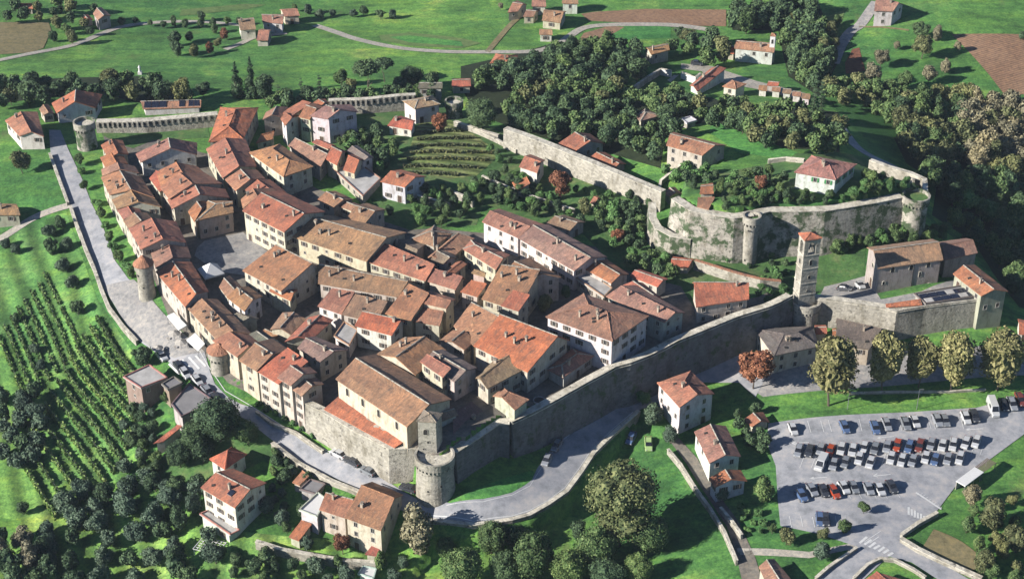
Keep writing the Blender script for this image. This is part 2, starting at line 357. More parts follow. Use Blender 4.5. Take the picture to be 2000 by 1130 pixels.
def clipcell(poly, x0, x1, y0, y1):
    for ax, val, sgn in ((0, x0, 1), (0, x1, -1), (1, y0, 1), (1, y1, -1)):
        out = []; n = len(poly)
        for i in range(n):
            a, b = poly[i], poly[(i+1) % n]; da, db = sgn*(a[ax]-val), sgn*(b[ax]-val)
            if da >= 0: out.append(a)
            if (da >= 0) != (db >= 0):
                t = da / (da - db); out.append((a[0]+(b[0]-a[0])*t, a[1]+(b[1]-a[1])*t))
        poly = out
        if len(poly) < 3: return []
    return poly
def drape(name, polys, mat, off, label=None, cat=None, kind='structure', step=1):
    """a thin sheet laid on the land; polys are world xy rings"""
    V = []; Fc = []; cs = GS * step
    for poly in polys:
        A = np.array(poly); i0 = max(0, int((A[:,0].min()-GX0)//cs)); i1 = int((A[:,0].max()-GX0)//cs)+1
        j0 = max(0, int((A[:,1].min()-GY0)//cs)); j1 = int((A[:,1].max()-GY0)//cs)+1
        i1 = min(i1, int((GX1-GX0)/cs)); j1 = min(j1, int((GY1-GY0)/cs))
        gx_, gy_ = np.meshgrid(GX0+np.arange(i0, i1+1)*cs, GY0+np.arange(j0, j1+1)*cs)
        ins = inside(gx_.ravel(), gy_.ravel(), poly).reshape(gx_.shape)
        # cells touched by an edge
        edge = set()
        for k in range(len(poly)):
            a, b = poly[k], poly[(k+1) % len(poly)]; L = math.hypot(b[0]-a[0], b[1]-a[1]); ns = max(2, int(L/(cs*.3)))
            for q in range(ns+1):
                x, y = a[0]+(b[0]-a[0])*q/ns, a[1]+(b[1]-a[1])*q/ns; ci, cj = int((x-GX0)//cs), int((y-GY0)//cs)
                for di in (-1, 0, 1):
                    for dj in (-1, 0, 1): edge.add((ci+di, cj+dj))
        for j in range(j0, j1):
            for i in range(i0, i1):
                x0, y0 = GX0+i*cs, GY0+j*cs
                if (i, j) in edge: c = clipcell(poly, x0, x0+cs, y0, y0+cs)
                elif ins[j-j0, i-i0]: c = [(x0,y0),(x0+cs,y0),(x0+cs,y0+cs),(x0,y0+cs)]
                else: continue
                if len(c) < 3: continue
                s = len(V); V += c; Fc.append(tuple(range(s, s+len(c))))
    if not V: return None
    V = np.array(V); Z = HV(V[:,0], V[:,1]) + off
    fs = []
    for f in Fc:
        a = sum(V[f[i]][0]*V[f[(i+1)%len(f)]][1]-V[f[(i+1)%len(f)]][0]*V[f[i]][1] for i in range(len(f)))
        if abs(a) > 1e-7: fs.append(f if a > 0 else f[::-1])
    me = bpy.data.meshes.new(name); me.from_pydata(np.column_stack([V, Z]).tolist(), [], fs); me.materials.append(mat); me.update()
    return tag(mk(name, me), label, cat, None, kind)
def gp(pts, t='p'): return [G(*T(t, a, b))[:2] for a, b in pts]

# ---------------------------------------------------------------- houses
RC = dict(r=(.55,.19,.105), o=(.49,.235,.135), b=(.43,.235,.145), g=(.31,.225,.18), p=(.49,.26,.18), k=(.20,.165,.145), v=(.6,.6,.58))
WC = dict(c=(.58,.53,.43), w=(.74,.72,.67), s=(.43,.395,.33), p=(.58,.45,.38), y=(.63,.57,.45), b=(.32,.24,.18), g=(.45,.44,.42))
BV = []; BF = []                       # solid faces, for finding which windows anything could see
CAND = []; HF = .75
def solid(faces):
    for f in faces:
        i = len(BV); BV.extend([tuple(p) for p in f]); BF.append(tuple(range(i, i+len(f))))
def lerp(a, b, t): return tuple(a[i]+(b[i]-a[i])*t for i in range(len(a)))
def roof_slope(mb, P, mat, th=.24, jit=.06, rnd=random):
    P = [Vector(p) for p in P]
    L = max((P[1]-P[0]).length, (P[2]-P[3]).length); Hh = max((P[3]-P[0]).length, (P[2]-P[1]).length)
    n = max(1, min(40, int(L/1.3))); m = max(1, min(16, int(Hh/1.2)))
    def pt(i, j): return P[0].lerp(P[1], i/n).lerp(P[3].lerp(P[2], i/n), j/m)
    ux = (P[1]-P[0]).normalized() if (P[1]-P[0]).length > .01 else (P[2]-P[3]).normalized()
    nn = (P[1]-P[0]).cross(P[2]-P[0]); nn = nn.normalized() if nn.length > 1e-6 else Vector((0,0,1))
    if nn.z < 0: nn = -nn
    vy = nn.cross(ux)
    sag = rnd.uniform(0, .015) * L
    g = [[None]*(m+1) for _ in range(n+1)]
    for i in range(n+1):
        for j in range(m+1):
            p = pt(i, j); k = p.copy()
            if 0 < i < n and 0 < j: k.z += rnd.uniform(-jit, jit) - (sag*math.sin(math.pi*i/n)*j/m if j < m else sag*math.sin(math.pi*i/n))
            elif j == 0 and 0 < i < n: k.z += rnd.uniform(-.05, .05)
            g[i][j] = (k, ((p-P[0]).dot(ux), (p-P[0]).dot(vy)))
    for i in range(n):
        for j in range(m):
            q = [g[i][j], g[i+1][j], g[i+1][j+1], g[i][j+1]]
            pts = [a[0] for a in q]; uv = [a[1] for a in q]
            if (pts[2]-pts[3]).length < 1e-4: pts = pts[:3]; uv = uv[:3]
            mb.face(pts, mat, uv)
    lo = [Vector((p.x, p.y, p.z-th)) for p in P]
    ring = [0, 1, 2, 3]
    mb.face([lo[3], lo[2], lo[1], lo[0]] if (P[2]-P[3]).length > 1e-4 else [lo[2], lo[1], lo[0]], mat)
    for i in range(n): mb.face([g[i][0][0]-Vector((0,0,th)), g[i+1][0][0]-Vector((0,0,th)), g[i+1][0][0], g[i][0][0]], mat)
    for a, b in ((1, 2), (3, 0)):
        if (P[a]-P[b]).length > .01: mb.face([lo[a], lo[b], P[b], P[a]], mat)
def ridge_line(mb, a, b, mat, w_=.22):
    a = Vector(a); b = Vector(b)
    if (b-a).length < .5: return
    d = (b-a).normalized(); s = d.cross(Vector((0,0,1))).normalized()*w_; n = max(1, int((b-a).length/1.6)); u = Vector((0,0,.14))
    for i in range(n):
        p, q = a.lerp(b, i/n), a.lerp(b, (i+.93)/n)
        mb.face([p-s, q-s, q+u, p+u], mat); mb.face([p+u, q+u, q+s, p+s], mat); mb.face([p-s, p+u, p+s], mat)
def chimney_mesh(k):
    mb = MB(); a = (.5, .65, .45)[k]; hh = (1.0, .85, 1.3)[k]
    mb.box((0,0), a, a*1.15, -.9, hh, M['wall']); mb.box((0,0), a+.22, a*1.15+.22, hh, hh+.12, M['stone'])
    mb.box((0,0), a*.6, a*.7, hh+.12, hh+.34, M['dark']); mb.box((0,0), a+.1, a*1.15+.1, hh+.34, hh+.44, M['roof'])
    return mb.mesh('chimney')
CHM = [chimney_mesh(k) for k in range(3)]
def window_mesh(k, sx=.85, sz=1.25):
    mb = MB(); fr = M['frame']
    def bx(x0, x1, z0, z1, y1, m): mb.prism([(x0,-.05),(x1,-.05),(x1,y1),(x0,y1)], z0, z1, m)
    bx(-sx/2, sx/2, -sz/2, sz/2, .025, M['glass'])
    bx(-sx/2-.12, -sx/2, -sz/2, sz/2+.12, .07, fr); bx(sx/2, sx/2+.12, -sz/2, sz/2+.12, .07, fr); bx(-sx/2, sx/2, sz/2, sz/2+.12, .07, fr)
    bx(-sx/2-.18, sx/2+.18, -sz/2-.12, -sz/2, .14, fr); bx(-.03, .03, -sz/2, sz/2, .05, fr)
    if k in (1, 2):
        m = M['shut'] if k == 1 else M['shutg']
        bx(-sx/2-.62, -sx/2-.14, -sz/2, sz/2, .12, m); bx(sx/2+.14, sx/2+.62, -sz/2, sz/2, .12, m)
    return mb.mesh('window')
WM = [window_mesh(0), window_mesh(1), window_mesh(2), window_mesh(0, .6, .75)]
dmb = MB(); dmb.prism([(-.6,-.05),(.6,-.05),(.6,.04),(-.6,.04)], 0, 2.15, M['door']); dmb.prism([(-.75,-.05),(-.6,-.05),(-.6,.09),(-.75,.09)], 0, 2.3, M['frame'])
dmb.prism([(.6,-.05),(.75,-.05),(.75,.09),(.6,.09)], 0, 2.3, M['frame']); dmb.prism([(-.6,-.05),(.6,-.05),(.6,.09),(-.6,.09)], 2.15, 2.3, M['frame'])
DM = dmb.mesh('door')
hmb = MB(); hmb.box((0,0), .8, .6, -.1, .16, M['dark']); HM = hmb.mesh('skylight')
CAMS = [Vector((0,0,CH)), Vector((-45,0,CH)), Vector((45,0,CH))]
def building(t, A, B, C, D, kind, h, col, label, name='house', cat='house', w='c', rf=.5, z=None, pitch=.35, win=None, chim=None, group=None, sh=None, zb=None, over=.38, door=True, floors=9, sp=3.3):
    P4 = [T(t, *q) for q in (A, B, C, D)]; rnd = random.Random(label); h *= HF
    cx = sum(p[0] for p in P4)/4; cy = sum(p[1] for p in P4)/4
    ze = z if z is not None else 6 + h
    if z is None:
        for _ in range(12):
            x, y = xy(cx, cy, ze); ze = .5*ze + .5*(H(x, y) + h)
    W = [xy(*p, ze) for p in P4]
    area = sum(W[i][0]*W[(i+1)%4][1]-W[(i+1)%4][0]*W[i][1] for i in range(4))/2
    if kind == 's':
        wd = (math.dist(W[0], W[3]) + math.dist(W[1], W[2]))/2; rise = pitch*.8*wd
        for _ in range(3):
            W[2] = xy(*P4[2], ze+rise); W[3] = xy(*P4[3], ze+rise)
            wd = (math.dist(W[0], W[3]) + math.dist(W[1], W[2]))/2; rise = min(pitch*.8*wd, 6)
    if area < 0: W = [W[1], W[0], W[3], W[2]]
    A, B, C, D = W; area = abs(area)
    wid = (math.dist(A, D)+math.dist(B, C))/2; ln = (math.dist(A, B)+math.dist(D, C))/2
    c = (sum(p[0] for p in W)/4, sum(p[1] for p in W)/4)
    org = (c[0], c[1], H(*c) if zb is None else zb)
    root = empty(name, org, label, cat, group)
    rc = tuple(v*K*rnd.uniform(.86, 1.14) for v in RC[col]); wc = tuple(v*K*rnd.uniform(.92, 1.06) for v in WC[w])
    rad = math.sqrt(area)/2; k = 1 - over/max(rad, 1.2)
    wl = [(c[0]+(p[0]-c[0])*k, c[1]+(p[1]-c[1])*k) for p in W]
    zg = [min(H(*p), H(p[0]+(p[0]-c[0])*.12, p[1]+(p[1]-c[1])*.12)) for p in wl]
    z0 = (min(zg)-.8) if zb is None else zb
    mb = MB(org); rm = MB(org); R = M['roof']
    if kind != 's': rise = pitch*wid*max(.5, min(rf, .68))
    A3, B3, C3, D3 = [(*p, ze) for p in W]
    top = [ze]*4; eps = .1
    if kind in ('g', 'hd', 'h'):
        R1 = (*lerp(A, D, rf), ze+rise); R2 = (*lerp(B, C, rf), ze+rise)
        ins = min(.46, wid*.5*.95/ln)
        if kind == 'h': R1, R2 = lerp(R1, R2, ins), lerp(R2, R1, ins)
        if kind == 'hd': R1 = lerp(R1, R2, ins)
        roof_slope(rm, [A3, B3, R2, R1], R, rnd=rnd); roof_slope(rm, [C3, D3, R1, R2], R, rnd=rnd)
        if kind == 'h': roof_slope(rm, [B3, C3, R2, R2], R, rnd=rnd)
        if kind in ('h', 'hd'): roof_slope(rm, [D3, A3, R1, R1], R, rnd=rnd)
        RM_ = M['stone'] if rnd.random() < .55 else R
        ridge_line(rm, R1, R2, RM_)
        if kind == 'h':
            for a, b in ((B3, R2), (C3, R2)): ridge_line(rm, a, b, RM_)
        if kind in ('h', 'hd'):
            for a, b in ((A3, R1), (D3, R1)): ridge_line(rm, a, b, RM_)
        mb.prism(wl, z0, ze-.12, M['wall'])
        for (i, j, on) in ((0, 3, kind == 'g'), (1, 2, kind in ('g', 'hd'))):
            if on:
                a, b = wl[i], wl[j]; t_ = rf; pk = lerp(a, b, t_); zk = ze + rise - .14
                f = [(*a, ze-.13), (*b, ze-.13), (*pk, zk)]
                mb.face(f if i == 1 else f[::-1], M['wall'])
        solid([[A3, B3, R2, R1], [C3, D3, R1, R2]])
        sl = [A3, B3, R2, R1]
    elif kind == 's':
        C3 = (*C, ze+rise); D3 = (*D, ze+rise)
        lowA = True
        if area and W[0] != A: pass
        if (sum(1 for _ in ()) == 0):
            roof_slope(rm, [A3, B3, C3, D3], R, rnd=rnd); ridge_line(rm, D3, C3, R, .15)
        kk = 1
        zt = [ze-.14, ze-.14, ze+rise-.14-.05*rise, ze+rise-.14-.05*rise]
        mb.prism(wl, z0, zt, M['wall']); top = zt
        solid([[A3, B3, C3, D3]]); sl = [A3, B3, C3, D3]
    elif kind == 'p':
        ap = (*c, ze+rise)
        for a, b in ((A3, B3), (B3, C3), (C3, D3), (D3, A3)):
            roof_slope(rm, [a, b, ap, ap], R, rnd=rnd); ridge_line(rm, a, ap, R)
        mb.prism(wl, z0, ze-.12, M['wall']); solid([[A3, B3, ap], [B3, C3, ap], [C3, D3, ap], [D3, A3, ap]]); sl = [A3, B3, ap, ap]
    else:
        fm = M['flat'] if col in ('p', 'w') else (M['white'] if col == 'v' else M['flatd'])
        mb.prism(wl, z0, ze-.25, M['wall']); rm.prism(W, ze-.25, ze, fm)
        for i in range(4):
            a, b = W[i], W[(i+1) % 4]; d = Vector((b[0]-a[0], b[1]-a[1])).normalized(); nrm = Vector((-d.y, d.x))*.28
            rm.prism([a, b, (b[0]+nrm.x, b[1]+nrm.y), (a[0]+nrm.x, a[1]+nrm.y)], ze+.003, ze+.32, M['wall'])
        solid([[A3, B3, C3, D3]]); sl = None
    wo = mb.build('wall', root, wc); ro = rm.build('roof', root, rc)
    for i in range(4):
        a, b = wl[i], wl[(i+1) % 4]; solid([[(*a, z0), (*b, z0), (*b, ze-.1), (*a, ze-.1)]])
    o3 = Vector(org)
    if sl and kind != 'p' and chim != 0:
        n = chim if chim is not None else (1 if area > 45 else 0) + (1 if area > 130 else 0) + (1 if area > 260 else 0)
        for q in range(n):
            u, v = rnd.uniform(.12, .88), rnd.uniform(.45, .85)
            p = Vector(sl[0]).lerp(Vector(sl[1]), u).lerp(Vector(sl[3]).lerp(Vector(sl[2]), u), v)
            ch = mk('chimney', CHM[rnd.randrange(3)], ro, (.27,.22,.17)); ch.location = p - o3; ch.rotation_euler = (0, 0, math.atan2(B[1]-A[1], B[0]-A[0]))
            if area > 90 and rnd.random() < .7:
                u, v = rnd.uniform(.12, .88), rnd.uniform(.25, .7)
                p = Vector(sl[0]).lerp(Vector(sl[1]), u).lerp(Vector(sl[3]).lerp(Vector(sl[2]), u), v)
                nn = (Vector(sl[1])-Vector(sl[0])).cross(Vector(sl[3])-Vector(sl[0])).normalized()
                if nn.z < 0: nn = -nn
                s2 = mk('skylight', HM, ro); s2.location = p - o3; s2.rotation_euler = Vector((0,0,1)).rotation_difference(nn).to_euler()
    # windows and a door on the walls that face the viewer's side
    if win != 0:
        var = sh if sh is not None else rnd.choice([0, 0, 1, 1, 0])
        dn = False
        for i in range(4):
            a, b = Vector(wl[i]), Vector(wl[(i+1) % 4]); L = (b-a).length
            if L < 2.4: continue
            d = (b-a)/L; nr = Vector((d.y, -d.x)); mid = (a+b)/2
            if all((Vector((cm.x, cm.y))-mid).dot(nr) < 0 for cm in CAMS): continue
            gz = max(H(*(a.lerp(b, q)+nr*.8)) for q in (.1, .5, .9)); nc = max(1, int(L/sp)); fl = 0
            zc = ze - 1.45; rz = math.atan2(nr.y, nr.x) - math.pi/2
            while zc > gz + 1.1 and fl < floors:
                for q in range(nc):
                    if rnd.random() < (.12 if nc > 2 else .25): continue
                    p = a.lerp(b, (q+.5)/nc)
                    low = zc - gz < 2.4 and rnd.random() < .3
                    if low and door and not dn:
                        CAND.append((root, 'door', DM, Vector((p.x, p.y, max(gz, H(p.x+nr.x, p.y+nr.y)))) - o3, rz, Vector((p.x+nr.x*.3, p.y+nr.y*.3, zc)))); dn = True
                    else:
                        me_ = WM[var] if rnd.random() > .12 else WM[3]
                        CAND.append((root, 'window', me_, Vector((p.x, p.y, zc)) - o3, rz, Vector((p.x+nr.x*.3, p.y+nr.y*.3, zc))))
                zc -= 2.75; fl += 1
    root['_ze'] = ze
    return root, W, ze, wl, ro, wo
TG = 'houses packed inside the town wall'
def tb(t, A, B, C, D, kind, h, col, label, **k): k.setdefault('group', TG); return building(t, A, B, C, D, kind, h, col, label, **k)

# ---- the west row, from the gate tower down to the market terrace
tb('A',(80,155),(150,280),(335,240),(280,110),'g',6,'r','small red-roofed house nearest the gate tower at the top of the west row')
tb('A',(72,268),(125,368),(330,330),(285,250),'g',5.5,'r','low bright red roof directly below the topmost house of the west row')
tb('A',(82,378),(92,442),(430,410),(395,350),'g',6,'p','narrow pale roof patched grey, third down from the gate tower',w='g')
tb('A',(80,450),(160,612),(575,640),(450,450),'g',8,'o','broad brown roof with a stepped eave, fourth down the west row')
tb('A',(180,657),(228,745),(640,725),(545,605),'g',8,'o','orange-brown gabled roof in the middle of the west row, dark grey rear slope')
tb('A',(228,748),(288,842),(470,800),(400,690),'g',8,'o','narrow roof squeezed between the two widest roofs of the west row')
tb('A',(285,852),(335,922),(585,860),(500,775),'g',8.3,'o','small tan roof above the longest roof of the west row')
tb('A',(333,920),(450,1115),(865,1048),(770,855),'g',8.5,'o','longest brown roof of the west row above the round stone tower',chim=2)
tb('21',(822,372),(858,492),(1055,432),(1030,352),'g',6,'b','dark-walled low house behind the round tower with the cone roof')
tb('21',(858,508),(1022,703),(1150,615),(1055,455),'g',8,'r','large salmon-red roof facing the market street just below the round tower')
tb('21',(1032,708),(1190,878),(1390,850),(1200,660),'g',7.5,'o','long curving brown roof above the white market awnings',chim=3)
# ---- the block by the square
tb('A',(400,235),(445,315),(965,245),(965,135),'g',6.5,'b','long low white-walled house with three dark windows behind the upper garden',w='w',rf=.55)
tb('A',(525,460),(620,585),(800,500),(585,390),'s',8,'r','narrow reddish strip roof on the left flank of the big block')
tb('A',(590,400),(632,540),(1060,440),(965,350),'g',9,'o','brown roof with a pale light well at the head of the big block')
tb('A',(625,545),(708,652),(1200,510),(1035,410),'g',9,'o','wide orange roof crossing the middle of the big block',rf=.45)
tb('A',(690,655),(735,742),(1265,640),(1225,560),'g',8,'o','lowest strip roof of the big block, beside the narrow west alley')
tb('A',(960,850),(1300,775),(1295,668),(1060,665),'hd',8.5,'o','four-storey pale house with rows of square windows facing the square',w='p',sh=0,sp=2.9)
tb('A',(880,765),(940,862),(1085,700),(1055,668),'g',8,'r','small tile wing on the left shoulder of the four-storey house by the square')
tb('B',(10,520),(165,790),(478,682),(375,430),'g',8,'o','curving brown roof just below the great hipped hall')
tb('B',(185,800),(285,905),(560,795),(480,712),'g',8,'o','small tan roof with a pale gable below the curving roof')
tb('B',(370,895),(470,960),(750,918),(600,800),'g',7.5,'r','small red roof tucked between the tan roof and the long white palace')
tb('11',(1215,592),(1150,782),(1342,766),(1425,593),'h',8,'r','great hipped hall with orange roof touching the north wall',chim=1)
tb('B',(405,553),(725,778),(998,682),(690,475),'h',9.5,'o','detached hipped house with tall cream side and blue-shaded end wall',w='y',chim=1)
tb('B',(470,468),(622,432),(640,352),(515,385),'s',4,'r','little red lean-to roof right of the great hipped hall')
tb('B',(560,185),(530,252),(712,228),(765,135),'g',8.5,'b','weathered grey stone house at the left end of the northern group',w='s')
tb('B',(900,72),(703,187),(790,232),(985,100),'s',8.5,'r','long narrow red roof running up to the north wall')
tb('B',(695,242),(742,306),(868,215),(790,190),'g',10,'r','tall slim house with small red roof and one white side',w='w')
tb('B',(862,225),(965,250),(1100,140),(1000,100),'g',11,'o','cream tenement joined to the left of the tall white one',w='y')
tb('B',(962,217),(1132,246),(1412,180),(1345,112),'g',12,'p','tall white tenement with tan roof and blue-shaded long wall',w='w',rf=.4,sh=1)
tb('B',(985,102),(1062,132),(1145,100),(1110,62),'g',9,'r','tiny red roof wedged behind the tall white tenement')
tb('B',(765,492),(1062,690),(1165,575),(862,445),'g',7,'p','long tan roof behind the detached hipped house',rf=.7)
tb('B',(985,458),(1140,522),(1205,490),(1062,435),'g',7.5,'r','small dark red roof at the top of the tan row')
tb('B',(1110,612),(1215,670),(1300,545),(1205,500),'g',7.5,'r','bright red roof at the lower end of the tan row',rf=.6)
tb('12',(480,935),(542,955),(600,872),(540,838),'g',6.5,'r','crooked red roof on the half-ruined terraced building')
tb('12',(500,832),(592,888),(650,868),(560,800),'g',7,'g','dark slate-coloured roof above the half-ruined terraced building',w='w')
tb('12',(425,935),(590,1085),(690,985),(555,890),'f',3.5,'p','half-ruined pale stone building with an open flat top and rubble terraces',w='s',name='ruined_house')
tb('B',(1035,985),(1185,1057),(1370,985),(1200,905),'g',5,'o','low orange roof in the lane behind the long palace')
tb('B',(1195,1030),(1350,1088),(1440,1040),(1310,985),'g',4.5,'b','low brown shed roof next to the low orange roof in the lane')
tb('22',(495,218),(602,243),(716,166),(612,130),'g',7,'o','gabled tan house with a round attic window above the long palace')
tb('12',(685,1000),(822,1031),(940,972),(800,935),'g',7.5,'r','small white villa standing alone below the terraces',w='w',group=None,sh=1)
tb('12',(875,601),(1018,574),(975,525),(808,555),'h',8,'p','white villa with hipped roof against the north wall',w='w',group=None)
tb('12',(725,690),(860,715),(880,665),(800,638),'g',4.5,'r','red-roofed annexe left of the white villa at the north wall',w='w',group=None)
# ---- palace and the long middle rows
tb('B',(330,985),(350,1068),(700,932),(620,880),'g',11.5,'o','upper end of the long palace under a browner roof',w='y',rf=.4)
tb('p',(473,411),(555,453),(636,413),(549,372),'g',12,'r','long cream palace with red roof overlooking the square',w='y',cat='palace',name='palace',sh=1,chim=2,sp=3.0)
tb('22',(160,302),(612,452),(832,293),(405,197),'g',8.5,'o','very long orange roof continuing the palace down the main street',w='y',chim=3)
tb('22',(614,454),(935,560),(1000,492),(692,352),'g',8,'o','stepped orange roof below the very long one on the main street',rf=.8,chim=2)
tb('D',(872,606),(1130,682),(1215,585),(932,508),'g',7.5,'o','short tiled roof at the lower end of the main street row',rf=.8)
tb('D',(490,267),(755,388),(852,268),(705,222),'g',7,'g','grey-brown roof set back behind the stepped orange roof',rf=.3)
tb('D',(710,217),(930,285),(1105,165),(935,93),'h',7.5,'b','broad dull brown hipped roof beside the green slope')
tb('D',(1110,190),(865,392),(1040,440),(1305,212),'g',7,'b','brown roof with a thin sunlit left edge, aimed uphill',rf=.25)
tb('D',(890,415),(1020,445),(1140,390),(1030,300),'g',7.5,'g','dark grey roof half shaded beside the narrow court',w='g')
tb('E',(252,402),(560,592),(690,458),(330,322),'hd',7.5,'o','hipped orange roof left of the long white barracks-like house')
tb('E',(195,520),(80,612),(165,642),(295,540),'g',6.5,'r','tiny orange roof strip in the narrow court')
tb('E',(230,795),(390,843),(475,722),(330,690),'s',7,'r','square red roof below the little roof turret')
tb('E',(330,622),(460,662),(470,622),(385,588),'g',10,'b','little roof turret with one window above the square red roof',w='p')
tb('E',(425,862),(765,968),(1000,660),(640,622),'g',9.5,'o','big patched orange roof with many pale tiles in the centre right',rf=.85,chim=3)
tb('E',(602,922),(768,974),(872,824),(715,780),'s',9.75,'r','newer plain red roof square at the corner of the big patched roof',chim=0)
tb('E',(612,645),(835,700),(1160,662),(870,483),'g',10.5,'o','steep tan roof with charcoal rear slope behind the big patched roof',rf=.45)
tb('E',(430,153),(765,302),(1010,180),(590,34),'g',9,'b','upper half of the long white house with eight small windows',w='w',rf=.45,sp=3.6,sh=0)
tb('p',(1012.5,464.5),(1122,528.5),(1186,501),(1070,438),'g',8.6,'p','lower half of the long white house lined with closed shutters',w='w',sp=2.8,sh=1)
tb('23',(400,492),(548,572),(645,522),(522,440),'g',7.5,'r','red roof at the foot of the long white house')
tb('23',(352,545),(508,652),(556,602),(408,502),'f',5,'p','messy flat roof terrace covered with rubble in front of the red roof',w='s')
tb('23',(650,532),(805,592),(862,548),(702,495),'g',6,'r','pinkish old roof on a cream house below the castle slope',w='y')
tb('23',(518,643),(842,788),(955,733),(680,582),'g',8.5,'p','long tan roof with a rooflight running down to the wall walk',w='g')
tb('23',(612,582),(730,648),(835,662),(722,570),'g',8,'r','brown-red roof between the pinkish roof and the long tan roof')
tb('23',(185,757),(555,892),(756,753),(395,628),'h',12.5,'b','great square palazzo with hipped roof and three rows of windows',w='w',cat='palace',name='palace',chim=3,sh=1)
tb('23',(1015,703),(1308,660),(1302,587),(995,570),'g',6.5,'r','cream house with faded red roof right behind the east wall',w='y',rf=.75)
tb('23',(282,1092),(455,970),(335,930),(193,1045),'h',4.5,'b','small hipped house in the yard by the east wall',w='g')
tb('23',(180,250),(320,282),(405,236),(290,195),'g',4.5,'b','small garden house behind the long white house')
tb('23',(868,482),(975,484),(1010,440),(890,425),'g',3.5,'r','little red-roofed garden hut under the castle bastion',group=None)
# ---- centre left: round the sunken courts
tb('C',(345,412),(700,602),(1095,400),(765,235),'g',8.5,'o','wide orange roof with two deep light wells near the square',rf=.75,chim=2,w='y')
tb('p',(621,553),(778,579),(811,549),(625,512),'g',8.6,'b','very long roof with charcoal rear slope parallel to the main street',rf=.6,chim=3)
tb('p',(620,597),(667,613),(693,569),(648,562),'s',8,'b','rust-brown roof above the pale court wall',w='w')
tb('D',(85,910),(400,985),(505,790),(205,722),'s',8,'b','plain brown sloping roof crossed by a pale party wall')
tb('D',(480,902),(720,967),(960,752),(790,655),'g',8.5,'o','mottled orange roof right of the plain brown one',rf=.7)
tb('D',(740,972),(985,1014),(1020,880),(838,848),'s',7.5,'b','brown roof over a cream wall facing the small court',w='y')
tb('D',(815,805),(1050,855),(1130,772),(882,690),'g',11,'b','raised roof with a pale loggia above the brown one',w='y')
tb('D',(200,1013),(545,1102),(660,975),(300,898),'g',8.5,'r','white house with salmon roof and one large rooflight',w='w',rf=.75,sh=1,chim=1)
tb('G',(650,277),(400,427),(760,622),(1045,387),'g',9,'b','large brown cross-lying roof just behind the church')
tb('G',(800,495),(1015,642),(1088,557),(865,428),'s',10.6,'o','small raised orange roof sitting on the dark-tiled roofs by the church')
tb('G',(830,500),(1120,684),(1332,554),(1012,383),'g',9,'g','blackish tiled roof behind the small raised orange roof')
tb('I',(165,300),(30,402),(270,484),(375,395),'g',8.5,'b','short brown roof left of the two-tone red and brown roof')
tb('I',(168,262),(350,442),(690,205),(398,88),'g',9.5,'o','speckled brown roof joined to the flat salmon-red roof',rf=.72,w='y')
tb('I',(352,444),(850,687),(1232,392),(692,205),'g',9.5,'r','great flat salmon-red roof with a little chimney group',rf=.72,w='y',chim=3)
tb('I',(600,522),(368,742),(478,840),(818,662),'g',7.5,'b','dull brown roof overlapping the foot of the salmon-red roof',rf=.35)
tb('I',(625,826),(528,905),(735,1037),(862,940),'hd',5,'b','small square roof in the dark yard inside the east wall',rf=.4)
tb('C',(955,843),(732,1067),(985,1045),(1180,865),'g',7.5,'r','narrow bright orange and dark red roof pointing at the church')
tb('C',(715,798),(600,952),(790,1002),(938,862),'g',7,'b','dark mottled roof left of the narrow bright orange one')
tb('C',(505,977),(640,1042),(730,1002),(600,953),'g',4.5,'o','tiny patched roof in the sunken court')
tb('C',(200,657),(365,788),(530,650),(400,558),'g',8,'o','tall house with cracked white gable in the sunken court',w='w')
tb('C',(130,562),(210,662),(350,575),(230,460),'g',6.5,'b','shaded roof strip beside the white market tent')
tb('C',(210,847),(330,887),(502,855),(382,808),'g',6,'g','low slate-dark roof at the head of the sunken court')
tb('C',(590,600),(790,690),(850,590),(680,545),'g',7,'r','small red roof over a cream wall at the middle of the courts',w='y')
tb('C',(1185,1020),(1330,1110),(1412,960),(1280,885),'f',6,'p','white roof terrace with parapets beside the salmon-roofed white house',w='w')
# ---- the row on the ring road, from the small bastion to the church
tb('F',(70,207),(298,360),(520,252),(395,138),'g',9,'b','brown roof touching the cone of the small street bastion',w='y')
tb('F',(312,390),(475,489),(790,302),(620,190),'g',10,'o','tan-roofed cream house second from the street bastion',w='y',sh=1)
tb('F',(478,489),(680,610),(950,402),(760,275),'s',9.5,'r','bright red-roofed house in the middle of the ring road row',w='y',sh=1)
tb('F',(663,548),(790,624),(1035,502),(918,415),'g',11.5,'p','tall narrow house with tan roof, fourth from the street bastion',w='y',sh=1)
tb('F',(798,652),(892,720),(1095,607),(1000,530),'g',9.5,'p','last small house before the bare town wall and the church',w='y',sh=1)
tb('F',(850,278),(1057,410),(1322,292),(1010,170),'g',8.5,'g','mottled grey roof over a shaded two-window wall behind the ring road row')
tb('F',(395,150),(640,345),(760,262),(560,140),'g',8,'k','blackened low roof behind the ring road row')

# ---- church on the wall, with its aisle, apse and stub tower
ch_, W_n, zn, wl_n, ro_n, wo_n = building('G',(25,655),(685,1097),(1095,842),(400,425),'g',9,'o','large church nave with orange and charcoal roof at the wall corner',name='church',cat='church',w='y',z=15.5,sh=0,win=0,chim=0)
W_n_l = W_n
def child_building(parent, *a, **k):
    r, W, ze, wl, ro, wo = building(*a, **k); po = Vector(parent.location)
    for o in (ro, wo):
        off = Vector(r.location) - po; o.parent = parent; o.location = off
    for i, c in enumerate(CAND):
        if c[0] == r: CAND[i] = (parent, c[1], c[2], c[3] + Vector(r.location) - po, c[4], c[5])
    bpy.data.objects.remove(r); return W, ze, wl, ro, wo
_, _, _, r1, w1 = child_building(ch_, '32',(375,192),(765,405),(850,350),(468,110),'s',2,'r','x',z=8.9,win=0,chim=0,w='s'); r1.name = 'aisle_roof'; w1.name = 'aisle_wall'
